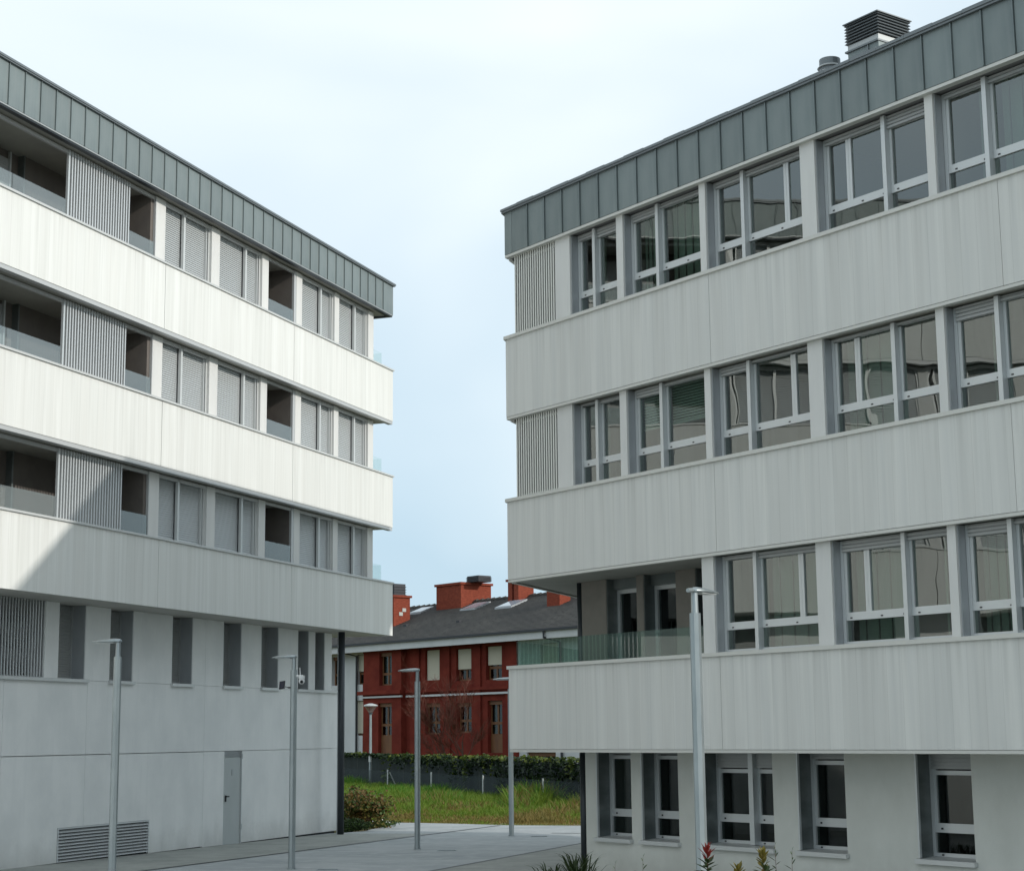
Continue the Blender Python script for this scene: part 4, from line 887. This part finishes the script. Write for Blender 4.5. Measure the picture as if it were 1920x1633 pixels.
def bush(name, c, rad, n, size, m, label, seed, stems=8, cat='bush', m2=None, f2=0):
    r = empty(name, c); tag(r, label, cat); mb = MB(); R0 = random.Random(seed)
    def fn(R):
        v = Vector((R.gauss(0, 1), R.gauss(0, 1), R.gauss(0, 1))).normalized()*R.random()**.45
        k_ = 1+.9*mnoise.noise(Vector((v.x*1.6+seed, v.y*1.6, v.z*1.6))); return (v.x*rad[0]*k_, v.y*rad[1]*k_, max(.02, rad[2]*(1+v.z*k_)))
    leaves(mb, fn, n, size, seed); o = raw(mb, 'foliage', m, r)
    if m2: mb = MB(); leaves(mb, fn, f2, size, seed+99); raw(mb, 'foliage', m2, r)
    st = MB()
    for i in range(stems):
        a = R0.uniform(0, 6.28); q = R0.uniform(.3, .8); st.tube([(0, 0, 0), (math.cos(a)*rad[0]*q*.5, math.sin(a)*rad[1]*q*.5, rad[2]*.9), (math.cos(a)*rad[0]*q, math.sin(a)*rad[1]*q, rad[2]*R0.uniform(1.3, 2.0))], [.012, .009, .005], 4)
    raw(st, 'stem', M['bark'], r); return r
g0 = gz(47)
bush('shrub', (-4.1, 48.2, g0), (.78, .8, .50), 2000, .085, M['bushbr'], 'brownish loose shrub beside the dark column at the left building', 21, 14, m2=M['bush'], f2=800)
bush('shrub', (-4.75, 50.6, g0), (.7, .8, .42), 1800, .085, M['bush'], 'green shrub half hidden behind the brownish shrub and the dark column', 22, 8, m2=M['bushbr'], f2=700)
bush('ground_cover_plant', (-4.3, 46.5, g0-.02), (.42, .55, .15), 1500, .06, M['dark_leaf'], 'low dark green plant at the foot of the dark column', 23, 4, m2=M['bush'], f2=900)
r = bush('ground_cover_plant', (-3.68, 48.9, g0-.02), (.42, .45, .085), 1300, .05, M['bush'], 'low bright green plant with tiny white flowers at the bend of the path', 24, 3)
fl2 = MB(); leaves(fl2, lambda R: (R.uniform(-.5, .3), R.uniform(-.4, .4), R.uniform(.08, .2)), 26, .06, 77); raw(fl2, 'flower', M['white'], r)
bush('shrub', (-5.2, 79.5, zf), (.80, .6, .58), 1900, .15, M['bush'], 'glossy green shrub standing against the wire fence left of the middle lamp post', 25, 8, m2=M['ivytop'], f2=240)
bush('shrub', (-3.85, 77.6, zf), (.35, .35, .62), 700, .12, M['bush'], 'narrow climbing shrub on the braced fence post', 26, 6, m2=M['ivytop'], f2=150)
r = bush('flowering_plant', (-2.45, 73.5, zf), (.42, .35, .22), 420, .14, M['bush'], 'small plant with pale yellow flowers in front of the wire fence', 27, 5)
fl2 = MB(); leaves(fl2, lambda R: (R.uniform(-.4, .35), R.uniform(-.3, .1), R.uniform(.38, .62)), 34, .12, 78); raw(fl2, 'flower', M['flower'], r)
def tuft(mb, x, y, z, n, h, wd, R, spread=.5):
    for _ in range(n):
        a = R.uniform(0, 6.28); l = h*R.uniform(.55, 1.1); sx, sy = math.cos(a), math.sin(a); s = spread*R.uniform(.3, 1); px, py = -sy*wd/2, sx*wd/2; k_ = len(mb.v)
        pts = [(0, 0), (.35*s*l, .6*l), (.8*s*l, .92*l), (1.2*s*l, .98*l)]
        for i, (o_, zz) in enumerate(pts):
            f_ = [1, 1, .7, .1][i]; mb.v += [(x+sx*o_-px*f_, y+sy*o_-py*f_, z+zz), (x+sx*o_+px*f_, y+sy*o_+py*f_, z+zz)]
        for i in range(3): mb.f.append((k_+2*i, k_+2*i+1, k_+2*i+3, k_+2*i+2))
for i, (x, y, n, h, lb) in enumerate(((.92, 25.2, 60, .62, 'largest clump of dark strappy leaves beside the dark round column'), (.60, 24.8, 46, .50, 'clump of dark strappy leaves left of the largest clump by the column'), (.25, 24.4, 36, .42, 'low clump of strappy leaves at the bottom edge in the planting bed'), (-.05, 24.0, 30, .36, 'smallest and leftmost clump of dark strappy leaves at the bottom edge'))):
    r = empty('strappy_plant', (x, y, gz(y))); tag(r, lb, 'plant', 'strappy leaved plants in the planting bed'); mb = MB(); R = random.Random(80+i)
    for _ in range(5): tuft(mb, R.uniform(-.25, .25), R.uniform(-.2, .2), 0, n//3, h-.03, .024, R, .8)
    raw(mb, 'leaves', M['dark_leaf'], r)
# shrubs with countable leaves in front of the right building
def leafmesh(nm, L_, W_, m):
    mb = MB(); k_ = [(0, 0), (.35, .5), (.65, .46), (1, 0)]; V = []
    for t_, w_ in k_: z = -.10*L_*t_*t_*1.4; V.append((t_*L_, -w_*W_, z+.02*w_*L_)); V.append((t_*L_, 0, z-.04*L_*(w_ > 0))); V.append((t_*L_, w_*W_, z+.02*w_*L_))
    mb.v = V
    for i in range(3): mb.f += [(3*i, 3*i+3, 3*i+4, 3*i+1), (3*i+1, 3*i+4, 3*i+5, 3*i+2)]
    me = bpy.data.meshes.new(nm); me.from_pydata(mb.v, [], mb.f); me.materials.append(m); return me
LM = {k_: leafmesh('leaf', l, w_, M[m_]) for k_, l, w_, m_ in (('red', .115, .032, 'red_leaf'), ('olive', .105, .040, 'olive_leaf'), ('dark', .115, .046, 'dark_leaf'), ('thin', .085, .016, 'dark_leaf'), ('tiny', .05, .014, 'bush'))}
def leafy(x, y, ztop, label, kinds, n, lean=0, step=.026, tip=.35, seed=1, nm='shrub', rad=.010):
    R = random.Random(seed); z0 = gz(y); zt_ = rel(ztop); r = empty(nm, (x, y, z0)); tag(r, label, 'shrub'); H_ = zt_-z0
    MB().tube([(-lean*.6, 0, 0), (-lean*.3, 0, H_*.5), (0, 0, H_)], [rad, rad*.7, rad*.35], 6).build('stem', M['bark'], r)
    for i in range(n):
        s_ = i*step; zz = H_-s_; xx = -lean*.6*(s_/H_); kd = kinds[0] if i < n*tip else kinds[1]
        o = bpy.data.objects.new('leaf', LM[kd]); COL.objects.link(o); o.parent = r; o.location = (xx, 0, zz)
        up = math.radians(72-46*min(1, i/(n*.55))+R.uniform(-8, 8)); o.rotation_euler = (0, -up, i*2.4+R.uniform(-.3, .3)); sc_ = R.uniform(.8, 1.15)*(.75 if i < 3 else 1); o.scale = (sc_,)*3
    return r
leafy(1.72, 16, -1.03, 'tall shoot with red young leaves at its tip, in front of the nearest lamp post', ('red', 'dark'), 40, step=.0085, tip=.36, seed=31)
leafy(2.22, 16, -1.08, 'shoot with olive brown tip right of the red tipped shoot', ('olive', 'dark'), 34, .03, step=.0085, tip=.6, seed=32)
leafy(1.98, 15.9, -1.205, 'short olive tipped shoot between the two taller shoots, only its top in the picture', ('olive', 'dark'), 22, step=.0085, tip=.5, seed=33)
leafy(2.36, 16.2, -1.02, 'thin stemmed plant with narrow leaves just right of the olive shoot', ('tiny', 'thin'), 12, -.05, .035, .25, 34, rad=.005)
leafy(2.50, 16.1, -1.06, 'thin stemmed plant with narrow leaves, rightmost of the plants', ('tiny', 'thin'), 9, .05, .042, .3, 35, rad=.005)
leafy(1.14, 16, -1.10, 'single thin sprig below the second ground floor window', ('tiny', 'thin'), 7, .04, .036, .4, 36, rad=.004)
leafy(2.18, 15.6, -1.17, 'small dark leafed shoot at the bottom edge right of the olive shoot', ('dark', 'dark'), 10, .02, .016, .4, 37)
leafy(.86, 15.5, -1.12, 'faint thin sprig at the bottom edge near the first ground floor window', ('tiny', 'tiny'), 5, .03, .04, .4, 38, rad=.003)

# bare reddish trees in front of the brick house
def bare_tree(x, y, H_, seed, label, trunks=1):
    r = empty('bare_tree', (x, y, zf)); tag(r, label, 'tree', 'bare trees in front of the brick house'); R = random.Random(seed); tr = MB(); tw = MB()
    def grow(p, d, L_, rr, dep):
        pts = [p]; rs = [rr]; q = Vector(p)
        for i in range(4): d = (d+Vector((R.gauss(0, .10), R.gauss(0, .10), R.gauss(.03, .06)))).normalized(); q = q+d*L_/4; pts.append(tuple(q)); rs.append(rr*(1-.13*(i+1)))
        (tr if dep < 2 else tw).tube(pts, rs, 5 if dep < 2 else 3, cap=False)
        if dep >= 5: return
        for _ in range((4 if dep > 1 else 3) if dep else 6):
            i = R.randint(1, 4) if dep else R.randint(1, 4); a = R.uniform(0, 6.28); sp = R.uniform(.35, .8); nd = (d+Vector((math.cos(a), math.sin(a), .15))*sp).normalized(); grow(pts[i], nd, L_*R.uniform(.52, .75), max(.008, rs[i]*.55), dep+1)
    grow((0, 0, 0), Vector((R.uniform(-.1, .1), 0, 1)).normalized(), H_*.42, .075, 0)
    raw(tr, 'trunk', M['bark'], r); raw(tw, 'crown', M['twig'], r)
bare_tree(-3.30, 86, 5.8, 41, 'bare reddish tree behind the screen, just right of the middle lamp post')
bare_tree(-2.45, 85, 5.4, 46, 'bare reddish tree behind the screen, second from the middle lamp post')
# far ground cover beyond and low hills hidden: nothing visible
